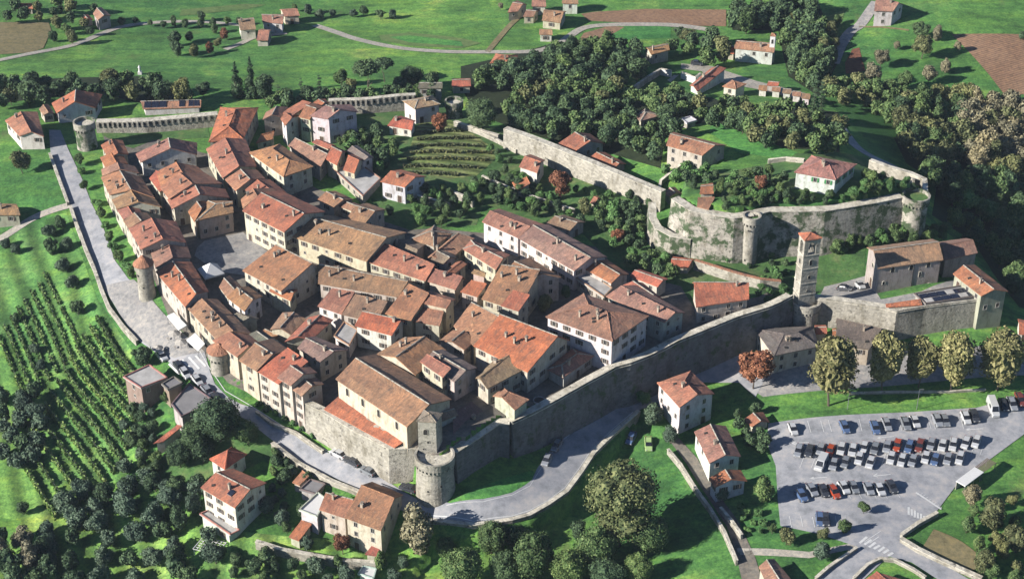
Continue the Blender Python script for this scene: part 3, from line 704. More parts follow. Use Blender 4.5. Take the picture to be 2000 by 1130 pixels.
_, _, _, r1, w1 = child_building(ch_, '32',(1000,268),(1115,222),(1078,182),(990,200),'g',2,'g','y',z=12.5,win=0,chim=0,w='g'); r1.name = 'apse_roof'; w1.name = 'apse_wall'
tb('32',(1090,385),(1330,262),(1190,150),(1085,215),'s',2.5,'k','low shadowed building between the church apse and the east wall',w='s',rf=.5,z=9.6)
def arch_panel(mb, c, n, wd, ht, zb, off=.04, mat=None, depth=.05):
    """a dark arched opening on a wall: c centre xy on the wall, n outward normal"""
    mat = mat or M['dark']; n = Vector(n).normalized(); s = Vector((-n.y, n.x))
    pts = [(-wd/2, zb), (wd/2, zb)] + [(wd/2*math.cos(math.pi*k/8), zb+ht-wd/2+wd/2*math.sin(math.pi*k/8)) for k in range(9)]
    fr = [Vector((c[0]+s.x*a+n.x*off, c[1]+s.y*a+n.y*off, z)) for a, z in pts]
    mb.face(fr, mat)
def ring_panel(mb, c, n, wd, ht, zb, mat, t=.18):
    n = Vector(n).normalized(); s = Vector((-n.y, n.x))
    def P(a, z, o): return Vector((c[0]+s.x*a+n.x*o, c[1]+s.y*a+n.y*o, z))
    pr = [(-wd/2, zb), (-wd/2, zb+ht-wd/2)] + [(-wd/2*math.cos(math.pi*k/8), zb+ht-wd/2+wd/2*math.sin(math.pi*k/8)) for k in range(1, 8)] + [(wd/2, zb+ht-wd/2), (wd/2, zb)]
    cz = zb + ht - wd/2
    def outp(a, z):
        if z <= cz: return (a + (t if a > 0 else -t), z)
        d = math.hypot(a, z-cz); return (a*(1+t/d), cz+(z-cz)*(1+t/d))
    for q, r in zip(pr, pr[1:]):
        mb.face([P(*q, .1), P(*r, .1), P(*outp(*r), .1), P(*outp(*q), .1)], mat)
        mb.face([P(*outp(*q), .1), P(*outp(*r), .1), P(*outp(*r), -.05), P(*outp(*q), -.05)], mat)
a_, b_ = Vector(wl_n[0]), Vector(wl_n[1])
sides = sorted([(Vector(wl_n[i]), Vector(wl_n[(i+1) % 4])) for i in range(4)], key=lambda e: ((e[0]+e[1])/2).y + ((e[0]+e[1])/2).x*.6)
a_, b_ = sides[0]; d_ = (b_-a_).normalized(); n_r = Vector((d_.y, -d_.x))
for q in (.14, .37, .60, .86):
    p = a_.lerp(b_, q); mbw = MB(tuple(ch_.location))
    arch_panel(mbw, p, n_r, 1.0, 2.2, 12.4); ring_panel(mbw, p, n_r, 1.0, 2.2, 12.4, M['coping'])
    mbw.build('window', ch_)

# square tower stub standing on the corner bastion
def square_tower(name, label, corners_px, t, ze, z0, wallm, roofc, belfry=None, courses=(), kind='p', pitch=.5, taper=.0, cat='tower', arch=()):
    W = [xy(*T(t, *q), ze) for q in corners_px]
    ar = sum(W[i][0]*W[(i+1)%4][1]-W[(i+1)%4][0]*W[i][1] for i in range(4))
    if ar < 0: W = W[::-1]
    c = (sum(p[0] for p in W)/4, sum(p[1] for p in W)/4)
    root = empty(name, (*c, z0), label, cat); org = (*c, z0); k = .9
    wl = [(c[0]+(p[0]-c[0])*k, c[1]+(p[1]-c[1])*k) for p in W]
    def sc(f): return [(c[0]+(p[0]-c[0])*f, c[1]+(p[1]-c[1])*f) for p in wl]
    mb = MB(org); zs = belfry if belfry else ze
    b0 = sc(1+taper)
    for i in range(4):
        j = (i+1) % 4; n = 6
        for q in range(n):
            f0, f1 = 1+taper*(1-q/n), 1+taper*(1-(q+1)/n); za, zb_ = z0+(zs-z0)*q/n, z0+(zs-z0)*(q+1)/n
            p0, p1 = sc(f0), sc(f1); mb.face([(*p0[i], za), (*p0[j], za), (*p1[j], zb_), (*p1[i], zb_)], wallm)
    mb.face([(*p, zs) for p in wl], wallm)
    mb.build('shaft', root)
    for zc in courses:
        m2 = MB(org); f = 1+taper*(1-(zc-z0)/(zs-z0))+.05; m2.prism(sc(f), zc-.15, zc+.15, M['coping']); m2.build('string_course', root)
    if belfry:
        m2 = MB(org); pier = .27
        for i in range(4):
            a = Vector(wl[i]); b = Vector(wl[(i+1)%4]); d = Vector(wl[(i-1)%4])
            m2.prism([tuple(a), tuple(a.lerp(b, pier)), tuple(a.lerp(b, pier)+(d-a)*pier), tuple(a.lerp(d, pier))], belfry, ze-1.1, wallm)
        m2.prism(wl, ze-1.1, ze-.1, wallm)
        for i in range(4):          # spandrels turning each opening into an arch
            a = Vector(wl[i]); b = Vector(wl[(i+1)%4]); L = (b-a).length; r = L*(.5-pier); inn = (Vector(wl[(i-1)%4])-a)*.16
            for q in range(8):
                t0, t1 = math.pi*q/8, math.pi*(q+1)/8
                x0, x1 = L/2-r*math.cos(t0), L/2-r*math.cos(t1); y0, y1 = ze-1.1-r+r*math.sin(t0), ze-1.1-r+r*math.sin(t1)
                P0, P1 = a.lerp(b, x0/L), a.lerp(b, x1/L)
                m2.face([(*P0, y0), (*P1, y1), (*P1, ze-1.1), (*P0, ze-1.1)], wallm)
        m2.build('belfry', root)
        m3 = MB(org); m3.lathe(c, [(.15, ze-1.6), (.45, ze-2.0), (.55, ze-2.7), (.75, ze-3.1)][::-1], M['greyroof'], 14); m3.build('bell', root)
    rm = MB(org); ap = (*c, ze+pitch*math.dist(W[0], W[1])*.5)
    for i in range(4):
        a, b = (*W[i], ze), (*W[(i+1)%4], ze); roof_slope(rm, [a, b, ap, ap], M['roof'] if roofc else M['castle']); ridge_line(rm, a, ap, M['roof'] if roofc else M['castle'], .15)
    rm.build('roof', root, roofc)
    for (i, u, zc, wd, ht) in arch:
        m4 = MB(org); f = 1+taper*(1-(zc-z0)/(zs-z0)); pp = sc(f); vis = sorted(range(4), key=lambda q: (pp[q][1]+pp[(q+1)%4][1]))
        e = vis[i]; a, b = Vector(pp[e]), Vector(pp[(e+1)%4]); d = (b-a).normalized(); arch_panel(m4, a.lerp(b, u), (d.y, -d.x), wd, ht, zc, .06); ring_panel(m4, a.lerp(b, u), (d.y, -d.x), wd, ht, zc, wallm, .12)
        m4.build('window', root)
    for i in range(4):
        a, b = wl[i], wl[(i+1)%4]; solid([[(*a, z0), (*b, z0), (*b, ze), (*a, ze)]])
    return root
stub = square_tower('square_tower','square old stone tower stub with stone cap on the corner bastion',((885,258),(995,266),(1030,215),(925,196)),'32',18.0,6.0,M['stone'],(.21,.18,.14),taper=.04,pitch=.35,arch=((0,.42,14.0,1.0,1.6),(0,.55,11.6,.5,.7),(0,.3,9.6,.4,.5)))
bell = square_tower('bell_tower','tall square bell tower with red pyramid roof on a round bastion',((168,296),(203,338),(300,323),(262,288)),'24',31.5,10.5,M['stone'],dim(RC['r']),belfry=26.8,courses=(26.6,22.6,18.2,14.8),taper=.05,arch=((0,.5,23.6,.6,1.6),(0,.5,19.6,.7,.9),(1,.5,23.6,.6,1.4),(0,.45,15.6,.35,.5)))

# ---- round towers
def round_tower(name, label, t, px, py, ztop, z0, r, mat, cone=None, corbel=True, merl=False, flare=.35, group=None, batter=.10, arch=(), cap=None):
    c = xy(*T(t, px, py), ztop); root = empty(name, (*c, z0), label, 'tower', group); org = (*c, z0)
    h = ztop - z0; mb = MB(org); ro = r - flare
    mb.lathe(c, [(ro*(1+batter), z0), (ro*(1+batter*.4), z0+h*.35), (ro, z0+h*.6), (ro, ztop-1.9)], mat, 36); mb.build('shaft', root)
    m2 = MB(org)
    if corbel:
        n = int(2*math.pi*r/.95)
        for k in range(n):
            a = 2*math.pi*k/n; rz = a
            m2.box((c[0]+(ro+flare*.4)*math.cos(a), c[1]+(ro+flare*.4)*math.sin(a)), flare*1.3, .36, ztop-2.6, ztop-1.72, mat, rz)
        m2.lathe(c, [(ro, ztop-1.95), (r+.04, ztop-1.9), (r+.04, ztop-1.74), (ro, ztop-1.72)], mat, 36, False); m2.build('corbels', root)
    m3 = MB(org); m3.lathe(c, [(r-.5, ztop-1.9), (r, ztop-1.75), (r+.02, ztop), (r-.5, ztop), (r-.5, ztop-1.0)], mat, 36, False)
    m3.lathe(c, [(r-.5, ztop-1.0), (.01, ztop-1.0)], cap or M['coping'], 36, False)
    m3.build('parapet', root)
    if cone:
        m4 = MB(org); nn = 16; zb_ = ztop + .02; ap = (*c, ztop+cone)
        for k in range(nn):
            a0, a1 = 2*math.pi*k/nn, 2*math.pi*(k+1)/nn; q = r+.3
            roof_slope(m4, [(c[0]+q*math.cos(a0), c[1]+q*math.sin(a0), zb_), (c[0]+q*math.cos(a1), c[1]+q*math.sin(a1), zb_), ap, ap], M['roof'], .15)
        m4.build('roof', root, dim(RC['o']))
    for (ang, zc, wd, ht) in arch:
        m5 = MB(org); n = Vector((math.cos(math.radians(ang)), math.sin(math.radians(ang)))); rr = ro+.05
        m5.box((c[0]+n.x*rr, c[1]+n.y*rr), .25, wd, zc, zc+ht, M['dark'], math.radians(ang)); m5.build('window', root)
    for k in range(12):
        a0, a1 = 2*math.pi*k/12, 2*math.pi*(k+1)/12
        solid([[(c[0]+r*math.cos(a0), c[1]+r*math.sin(a0), z0), (c[0]+r*math.cos(a1), c[1]+r*math.sin(a1), z0), (c[0]+r*math.cos(a1), c[1]+r*math.sin(a1), ztop), (c[0]+r*math.cos(a0), c[1]+r*math.sin(a0), ztop)]])
    return root
round_tower('round_tower','big round corner bastion with machicolations at the road bend','32',985,440,9.5,-4,4.7,M['stone'],arch=((250,1.5,.4,.5),(290,3,.4,.5)),flare=.3)
round_tower('round_tower','round bastion carrying the tall bell tower','24',212,665,12.0,3,3.9,M['stone'])
round_tower('round_tower','wide round gate tower with open pale top beside the north gate','11',462,668,16.8,5,3.3,M['castle'])
round_tower('round_tower','slim round tower with red cone roof halfway along the west row','21',790,462,15.2,4.0,2.5,M['stone'],cone=2.6,corbel=False,arch=((230,12.0,.5,.5),(262,8.5,.35,.4)))
round_tower('round_tower','short round street bastion with wide tiled cap on the ring road','F',130,290,9.4,-.5,2.9,M['stone'],cone=1.8)
round_tower('round_tower','low round tower at the north-east corner beside the dark building','12',1092,552,13,4,2.9,M['castle'])
round_tower('round_tower','slender ivy-free round turret in the middle of the castle wall','J',1125,375,22.6,5.5,2.5,M['stone'],arch=((235,9,.5,.6),(250,18.5,.9,.35)),flare=.5,cap=M['garden'])
round_tower('round_tower','stout round tower at the right-hand corner of the castle','K',1168,322,22.6,7.5,3.9,M['castle'],cap=M['garden'])

# ---- walls
def wall_run(name, label, pts, th, mat, cop=M['coping'], cap=.18, up=None, group=None, cat='wall', batter=.06, gallery=None, parapet=None, depth=1.6):
    """pts: (tile, x, y, top height) along the outer top edge"""
    W = []
    for t, a, b, z in pts:
        if up is not None:
            x, y, zz_ = G(*T(t, a, b), up); W.append((x, y, zz_ + up))
        else: W.append((*xy(*T(t, a, b), z), z))
    Q = []
    for p, q in zip(W, W[1:]):
        n = max(1, int(math.dist(p[:2], q[:2]) / 3.0))
        Q += [lerp(p, q, k/n) for k in range(n)]
    Q.append(W[-1])
    org = (Q[len(Q)//2][0], Q[len(Q)//2][1], H(*Q[len(Q)//2][:2]))
    root = empty(name, org, label, cat, group); rnd = random.Random(label)
    nor = []
    for i in range(len(Q)):
        a, b = Q[max(0, i-1)], Q[min(len(Q)-1, i+1)]; d = Vector((b[0]-a[0], b[1]-a[1])).normalized(); nor.append(Vector((d.y, -d.x)))
    mb = MB(org); mc = MB(org); fr = []
    for i, (x, y, z) in enumerate(Q):
        n = nor[i]; zb_ = min(H(x+n.x*s, y+n.y*s) for s in (-depth, -.8, 0, .8, depth)) - .6
        hh = max(z - zb_, .3); bt = hh*batter; j = rnd.uniform(-.04, .04); ztj = z + rnd.uniform(-.05, .05)
        o, i2 = th/2, -th/2
        fr.append(((x+n.x*(o+bt+j), y+n.y*(o+bt+j), zb_), (x+n.x*(o+j), y+n.y*(o+j), ztj), (x+n.x*i2, y+n.y*i2, ztj), (x+n.x*(i2-bt*.3), y+n.y*(i2-bt*.3), zb_)))
    for a, b in zip(fr, fr[1:]):
        mb.face([a[0], b[0], b[1], a[1]], mat); mb.face([a[1], b[1], b[2], a[2]], mat); mb.face([a[2], b[2], b[3], a[3]], mat)
        solid([[a[0], b[0], b[1], a[1]]])
    mb.face(list(fr[0]), mat); mb.face(list(fr[-1])[::-1], mat); mb.build('wall', root)
    for i in range(len(Q)-1):
        (a, b) = fr[i], fr[i+1]; n0, n1 = nor[i], nor[i+1]; e = .12
        def up_(p, n, s, dz): return (p[0]+n.x*s, p[1]+n.y*s, p[2]+dz)
        lo0, lo1, hi0, hi1 = up_(a[1], n0, e, .003), up_(b[1], n1, e, .003), up_(a[1], n0, e, cap), up_(b[1], n1, e, cap)
        li0, li1, gi0, gi1 = up_(a[2], n0, -e, .003), up_(b[2], n1, -e, .003), up_(a[2], n0, -e, cap), up_(b[2], n1, -e, cap)
        mc.face([lo0, lo1, hi1, hi0], cop); mc.face([hi0, hi1, gi1, gi0], cop); mc.face([gi0, gi1, li1, li0], cop)
    mc.build('coping', root, dim(RC['o']))
    if parapet:
        mp = MB(org)
        for i in range(len(Q)-1):
            (a, b) = fr[i], fr[i+1]; n0, n1 = nor[i], nor[i+1]
            o = [(a[1][0], a[1][1]), (b[1][0], b[1][1]), (b[1][0]-n1.x*.4, b[1][1]-n1.y*.4), (a[1][0]-n0.x*.4, a[1][1]-n0.y*.4)]
            mp.prism(o, [a[1][2]+cap]*1+[b[1][2]+cap]*2+[a[1][2]+cap], [a[1][2]+parapet, b[1][2]+parapet, b[1][2]+parapet, a[1][2]+parapet], mat, True, cop)
        mp.build('parapet', root)
    if gallery:                       # a row of corbels and dark slots under the wall head
        mg = MB(org); L = 0
        for i in range(len(Q)-1):
            a, b = Vector(Q[i]), Vector(Q[i+1]); n = nor[i]; ln = (b-a).length; k = max(1, int(ln/1.5))
            for q in range(k):
                p = a.lerp(b, (q+.5)/k); rz = math.atan2(n.y, n.x)
                mg.box((p.x+n.x*(th/2+.18), p.y+n.y*(th/2+.18)), .5, .6, p.z-gallery, p.z-.1, mat, rz)
                p = a.lerp(b, (q+1)/k) ; mg.box((p.x+n.x*(th/2+.08), p.y+n.y*(th/2+.08)), .12, .5, p.z-gallery*.8, p.z-.3, M['dark'], rz)
        mg.build('corbel_course', root)
    return root
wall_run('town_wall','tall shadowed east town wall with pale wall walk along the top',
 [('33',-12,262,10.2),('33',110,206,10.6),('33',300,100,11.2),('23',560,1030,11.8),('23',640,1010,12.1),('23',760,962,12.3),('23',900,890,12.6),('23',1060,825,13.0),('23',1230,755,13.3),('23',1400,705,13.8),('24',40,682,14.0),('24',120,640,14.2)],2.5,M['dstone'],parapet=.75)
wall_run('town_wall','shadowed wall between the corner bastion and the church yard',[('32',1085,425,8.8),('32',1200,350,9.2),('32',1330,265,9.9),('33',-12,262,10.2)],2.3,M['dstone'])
wall_run('town_wall','sunlit bare town wall under the church aisle beside the road',[('32',270,148,8.0),('32',385,205,8.4),('32',560,310,8.4),('32',740,402,8.4),('32',890,402,8.5),('32',940,430,8.4)],1.6,M['stone'],batter=.05)
wall_run('town_wall','long sunlit wall running from the castle up to the north-east tower',[('p',987,250,15.0),('p',1040,268,15.0),('p',1085,286,15.2),('p',1140,309,15.4),('p',1200,334,15.7),('p',1296,374,16.2)],1.9,M['stone'],batter=.03)
wall_run('town_wall','north wall with corbelled gallery beside the gate tower',[('11',530,668,11.2),('11',800,662,11.4),('11',1000,645,11.6),('11',1200,625,11.8)],2.2,M['stone'],gallery=1.5)
wall_run('town_wall','pale north wall with arched gallery left of the hipped villa',[('12',400,552,12.0),('12',620,545,12.2),('12',820,522,12.4),('12',880,520,12.4)],1.5,M['stone'],gallery=1.6)
wall_run('castle_wall','high overgrown castle wall facing the town, left of the turret',[('p',1318,386,21.9),('p',1353,409,21.8),('p',1400,417,21.8),('p',1434,422,21.8),('p',1470,417,22.0)],2.5,M['castle'],batter=.10)
wall_run('castle_wall','high overgrown castle wall facing the church, right of the turret',[('p',1470,417,22.0),('p',1500,409,21.8),('p',1560,409,21.8),('p',1609,408,21.8),('p',1650,402,21.8),('p',1698,394,21.8),('p',1760,382,21.9)],2.5,M['castle'],batter=.10)
wall_run('garden_wall','low ruined wall between the great evergreen and the long sunlit wall',[('L',150,310,0),('L',260,345,0),('L',380,385,0),('L',500,420,0)],.8,M['stone'],up=1.8,batter=0)
wall_run('castle_wall','low end wall of the castle running back from the corner tower',[('p',1808,378,21.6),('p',1806,350,20.5),('p',1780,338,19.8),('p',1735,325,19.3),('p',1700,312,19)],1.2,M['stone'])
wall_run('castle_wall','lower curved bastion wall at the left foot of the castle',[('J',205,262,15.8),('J',210,400,15.0),('J',262,490,14.2),('J',390,560,13.8),('J',545,588,13.6),('J',600,470,13.8)],2.0,M['castle'],batter=.07)
wall_run('church_wall','tall buttress wall holding up the church terrace',[('24',250,648,12.4),('24',420,668,12.4),('24',640,705,12.4),('24',705,722,12.4),('24',850,695,12.4),('24',1180,655,12.4)],2.4,M['stone'],batter=.05,parapet=.6)
wall_run('garden_wall','old lane wall descending from the castle foot to the bell tower',[('J',600,790,0),('J',800,850,0),('J',1000,915,0),('J',1200,965,0),('J',1390,985,0)],.7,M['stone'],up=3.0,cop=M['roof'],cat='wall')
wall_run('retaining_wall','long low stone wall on the outer side of the west road',[('p',137,402,0),('p',150,440,0),('p',166,483,0),('p',182,520,0),('p',196,560,0),('p',212,600,0),('p',240,638,0),('p',268,668,0)],.7,M['stone'],up=1.2,batter=0)
wall_run('retaining_wall','upper road wall beside the gate house garden',[('p',97,300,0),('p',108,330,0),('p',120,362,0),('p',133,398,0)],.6,M['stone'],up=1.0,batter=0)
wall_run('retaining_wall','pale parapet on the outer edge of the lower ring road',[('32',90,385,0),('32',240,495,0),('32',420,590,0),('32',575,650,0)],.8,M['stone'],up=1.3,batter=0)
wall_run('retaining_wall','curved parapet round the outside of the road bend',[('32',815,770,0),('32',950,805,0),('32',1200,835,0),('32',1412,808,0),('33',95,775,0),('33',200,715,0),('33',300,645,0),('33',380,540,0),('33',450,435,0),('33',560,330,0),('33',700,205,0)],.9,M['stone'],up=.8,batter=.02,depth=2.2)
wall_run('garden_wall','stone wall along the left side of the shaded footpath',[('33',860,420,0),('33',930,500,0),('33',1000,610,0),('33',1090,740,0),('33',1170,870,0),('33',1240,1030,0)],.5,M['stone'],up=1.4,batter=0)
wall_run('garden_wall','stone wall along the right side of the shaded footpath',[('33',1150,735,0),('33',1210,810,0),('33',1268,890,0)],.5,M['stone'],up=1.4,batter=0)
wall_run('garden_wall','broad pale wall beside the lane at the bottom right corner',[('34',735,905,0),('34',830,965,0),('34',960,1030,0),('34',1100,1090,0),('34',1180,1130,0)],.9,M['stone'],up=1.0,batter=0)
wall_run('garden_wall','pale wall along the right edge of the car park approach',[('34',735,890,0),('34',830,820,0),('34',935,765,0)],.7,M['stone'],up=1.0,batter=0)
wall_run('garden_wall','low roadside wall left of the lower crossroads lane',[('34',490,955,0),('34',420,1005,0),('34',330,1070,0),('34',262,1130,0)],.5,M['stone'],up=.8,batter=0)
wall_run('garden_wall','low curving wall round the lawn at the bottom lane',[('34',470,1130,0),('34',550,1050,0),('34',620,1015,0),('34',700,1025,0),('34',800,1075,0),('34',870,1125,0)],.5,M['stone'],up=.8,batter=0)
wall_run('garden_wall','rough stone garden wall below the big lower house',[('32',0,925,0),('32',140,965,0),('32',300,1000,0),('32',480,1030,0),('32',660,1040,0)],.8,M['stone'],up=2.2,batter=0)
wall_run('garden_wall','winding castle garden wall climbing to the brown-roofed villa',[('13',812,1050,0),('13',820,1000,0),('13',880,950,0),('13',930,910,0),('13',945,870,0)],.6,M['stone'],up=1.6,batter=0)
wall_run('garden_wall','pale wall at the far left of the car park hedge',[('14',0,885,0),('14',100,870,0),('14',200,880,0)],.5,M['stone'],up=1.2,batter=0)
wall_run('garden_wall','pale curved wall on the castle ridge by the shaded lane',[('14',560,900,0),('14',680,925,0),('14',805,990,0)],.6,M['stone'],up=1.6,batter=0)
wall_run('garden_wall','terrace wall of the white cottage garden below the long wall',[('L',370,740,0),('L',500,800,0),('L',655,860,0)],.5,M['stone'],up=1.8,batter=0)
wall_run('garden_wall','dark edging wall beneath the terraced vineyard',[('L',170,310,0),('L',330,385,0),('L',500,460,0),('L',640,540,0)],.5,M['stone'],up=1.3,batter=0)
wall_run('garden_wall','rubble terrace wall on the green slope, nearest the small white villa',[('L',-140,900,0),('L',0,930,0),('L',120,965,0)],.5,M['stone'],up=1.4,batter=0)
wall_run('garden_wall','pale terrace wall between the vineyard and the green slope',[('L',95,850,0),('L',230,900,0),('L',300,945,0)],.6,M['stone'],up=2.0,batter=0)
wall_run('garden_wall','long low wall across the rough gardens above the long white house',[('L',660,870,0),('L',850,930,0),('L',1040,990,0),('L',1100,1010,0)],.5,M['stone'],up=1.3,batter=0)
wall_run('garden_wall','wall edging the lane behind the tall white tenement',[('B',1150,380,0),('B',1290,430,0),('B',1400,350,0)],.5,M['stone'],up=1.6,batter=0)
wall_run('cemetery_wall','dark left wall of the walled cemetery lawn',[('13',662,488,0),('13',740,430,0),('13',820,382,0)],.5,M['stone'],up=2.2,batter=0)
wall_run('cemetery_wall','white rear wall of the walled cemetery with a gateway',[('13',820,382,0),('13',880,392,0)],.5,M['white'],up=2.4,batter=0,cop=M['coping'])
wall_run('cemetery_wall','white rear wall of the cemetery right of its gateway',[('13',935,398,0),('13',1010,428,0),('13',1040,405,0)],.5,M['white'],up=2.4,batter=0)
wall_run('garden_wall','low hedge-topped wall below the promenade trees',[('34',450,110,0),('34',700,100,0),('34',1000,100,0),('34',1200,90,0)],.3,M['stone'],up=.5,batter=0)
wall_run('terrace_wall','kerb wall of the road verge below the ring road row',[('31',1412,205,0),('32',80,270,0),('32',220,330,0),('32',370,425,0)],.5,M['stone'],up=.9,batter=0)

# ---- buildings outside the town
OG = 'farmhouses scattered over the far fields'
building('11',(27,664),(108,750),(243,752),(206,616),'g',6,'o','cream gate house with ridge pointing down to the west road',w='w')
building('11',(285,568),(312,624),(528,595),(565,520),'g',5.5,'r','large white-walled house with bright red roof behind the gate tower',w='w',pitch=.45)
building('11',(215,600),(240,636),(300,625),(265,574),'g',4,'b','small dull brown outhouse left of the bright red roof')
building('11',(790,602),(1020,600),(1112,590),(1112,552),'g',3.2,'b','long low white building with solar panels beyond the north wall',w='w',chim=0,rf=.6) if 0 else None
r_ = building('11',(788,602),(1108,590),(1115,553),(773,558),'g',3.2,'b','long low white building with solar panels beyond the north wall',w='w',chim=0,rf=.6)
def on_roof(R, name, mat, rects, side=0):
    root, W, ze, wl, ro, wo = R; A, B, C, D = [Vector((*p, ze)) for p in W]
    zs = max(v.co.z for v in ro.data.vertices) + root.location.z
    if Vector(A).y > Vector(D).y: A, B, C, D = C, D, A, B
    rfv = .5
    best = max(ro.data.vertices, key=lambda v: v.co.z).co + root.location
    ab = (B-A); t0 = (best-A).dot(ab)/ab.dot(ab)
    perp = best - (A+ab*t0); perp.z = 0
    for (u0, u1, v0, v1) in rects:
        def P(u, v):
            q = A + ab*u + perp*v; q.z = ze + (zs-ze)*v + .14; return q
        m = MB(tuple(root.location)); q = [P(u0,v0),P(u1,v0),P(u1,v1),P(u0,v1)]; m.face(q, mat)
        lo = [Vector((p.x, p.y, p.z-.22)) for p in q]
        for i in range(4): m.face([lo[i], lo[(i+1)%4], q[(i+1)%4], q[i]], M['steel'])
        o = m.build(name, ro)
on_roof(r_, 'solar_panel', M['panel'], [(.02,.14,.12,.85),(.15,.27,.12,.85),(.28,.40,.12,.85),(.62,.72,.12,.85),(.78,.87,.12,.85),(.88,.97,.12,.85)])
building('11',(513,75),(540,112),(612,86),(560,40),'g',6,'p','farmhouse with grey gable beside the pale road bend',w='g',group=OG)
building('11',(445,105),(462,122),(515,108),(485,80),'g',3,'r','low reddish barn left of the roadside farmhouse',group=OG)
building('11',(90,48),(182,48),(175,18),(95,18),'g',3,'r','long low farm building among trees at the top left corner',group=OG)
building('11',(1325,166),(1412,160),(1398,96),(1310,106),'g',6,'p','left house of the hilltop farm above the meadow',w='w',group=OG)
building('12',(35,120),(148,130),(155,80),(30,78),'g',6,'p','middle house of the hilltop farm with a pale front',w='w',group=OG)
building('12',(155,90),(242,86),(218,46),(130,52),'g',5,'p','rear house of the hilltop farm',group=OG)
building('12',(2,222),(66,222),(86,165),(30,160),'g',4,'p','front barn of the hilltop farm nearest the meadow',w='c',group=OG)
building('13',(-25,70),(35,62),(85,26),(30,2),'g',5,'p','leftmost farmhouse of the hamlet by the field track',group=OG)
building('13',(108,34),(188,36),(186,0),(112,0),'g',5,'p','small farmhouse at the back of the hamlet',w='w',group=OG)
building('13',(275,18),(366,20),(360,-18),(282,-20),'g',6,'p','white two-window farmhouse at the right of the hamlet',w='w',group=OG)
building('13',(165,112),(268,125),(300,62),(182,52),'g',4.5,'p','largest tile-roofed house of the hamlet by the field track',group=OG)
building('13',(150,190),(224,192),(222,162),(152,160),'g',4,'p','lone pink-roofed hut in the orchard below the hamlet',w='w',group=OG)
building('13',(60,92),(120,92),(150,62),(95,50),'g',4,'b','dark little barn in the middle of the hamlet',group=OG)
building('14',(585,60),(690,62),(750,25),(600,-30),'g',7.5,'p','white farmhouse cut by the top edge of the picture',w='w',group=OG)
building('p',(957,123),(1006,123),(1012,108),(968,105),'h',4.5,'r','orange-roofed house half hidden by trees beside the far road',w='w')
building('12',(1080,477),(1186,473),(1182,432),(1080,434),'g',4,'r','small bright red-roofed hut among trees north of the wall')
building('12',(893,486),(1028,486),(1030,452),(905,452),'g',6,'k','dark shadowed building behind the north wall villa',w='g')
building('13',(768,302),(870,276),(855,238),(728,262),'g',5.5,'o','brown-roofed house in the wood left of the chapel')
building('p',(1434,94),(1512,102),(1514,84),(1438,78),'g',7,'p','long convent-like house with a small campanile in the upper wood',w='w',cat='church',name='chapel')
building('p',(1421,103),(1434,105),(1434,89),(1424,88),'g',4,'r','red lean-to at the left end of the convent-like house')
square_tower('campanile','small pale campanile beside the convent-like house',((1504,70),(1515,71),(1517,66),(1507,65)),'p',10.5,0.0,M['white'],dim(RC['o']),arch=((0,.5,7.6,.7,1.6),))
building('13',(1098,376),(980,470),(1022,504),(1182,376),'g',4.5,'r','long low red-roofed range beside the cemetery with white side',w='w',rf=.45)
building('13',(1160,476),(1236,490),(1293,463),(1215,440),'p',5,'p','square white chapel with pyramid roof by the cemetery',w='w',cat='chapel')
for k_, (x_, y_) in enumerate(((1490,172),(1516,174),(1537,178),(1556,183),(1574,188))):
    building('p',(x_-9,y_+3),(x_+8,y_+5),(x_+9,y_-5),(x_-7,y_-6),'g',3.6,'b',('leftmost tiny white tomb chapel, apart from its row','tomb chapel at the left end of the joined row','second tomb chapel of the joined row','third tomb chapel of the joined row','rightmost tomb chapel beside the two cypresses')[k_],w='w',name='tomb_chapel',cat='tomb',group='small white tomb chapels',chim=0)
building('p',(1498,166),(1520,168),(1524,160),(1502,158),'g',3.5,'r','little red-roofed shed behind the tomb chapels')
building('13',(675,636),(708,668),(822,636),(735,600),'h',5,'p','orange-roofed cottage alone in the dark wood')
building('13',(930,657),(965,683),(1022,666),(985,643),'f',3,'v','pale flat-roofed shed in the dark wood',w='g')
building('13',(240,800),(335,843),(512,792),(432,738),'g',6,'r','red-roofed house just behind the long sunlit wall',w='g',rf=.55)
building('13',(420,873),(555,936),(630,902),(512,838),'g',4,'r','low red roof beside the house behind the long sunlit wall',w='g')
building('13',(850,800),(1052,856),(1185,800),(890,728),'g',8,'b','large castle villa with long weathered brown roof',w='c')
building('14',(145,948),(375,990),(490,905),(240,857),'h',6,'p','cream castle villa with hipped roof and green shutters',w='w',sh=2,floors=1)
building('13',(38,918),(140,952),(182,882),(100,850),'g',6.5,'o','white cottage under the long sunlit wall',w='w')
building('13',(0,1005),(30,1050),(100,1012),(80,975),'s',3,'r','low tiled outbuilding at the foot of the white cottage')
building('13',(430,1116),(452,1126),(497,1088),(470,1078),'g',2.6,'o','tiny orange garden shed by the big sunlit wall',win=0)
building('13',(838,1062),(870,1086),(935,1066),(900,1030),'g',3,'p','small square tiled roof at the joint of castle and long wall',w='s')
building('13',(1035,1068),(1112,1066),(1108,1008),(1042,1018),'g',3.5,'r','small red roof standing inside the castle wall')
building('23',(1020,150),(1085,165),(1120,95),(1025,98),'s',2.5,'o','brick-red lean-to slab below the small castle roof',win=0)
ch2 = building('24',(607,492),(968,443),(905,328),(545,375),'g',11.3,'b','grey stone church with brown roof on the terrace',name='church',cat='church',w='s',win=0,chim=0,pitch=.45)
_, _, wlc, rc1, wc1 = child_building(ch2[0], '24',(972,445),(1158,405),(1096,324),(935,345),'g',10.4,'b','z',w='s',win=0,chim=0,pitch=.42); rc1.name = 'choir_roof'; wc1.name = 'choir_wall'
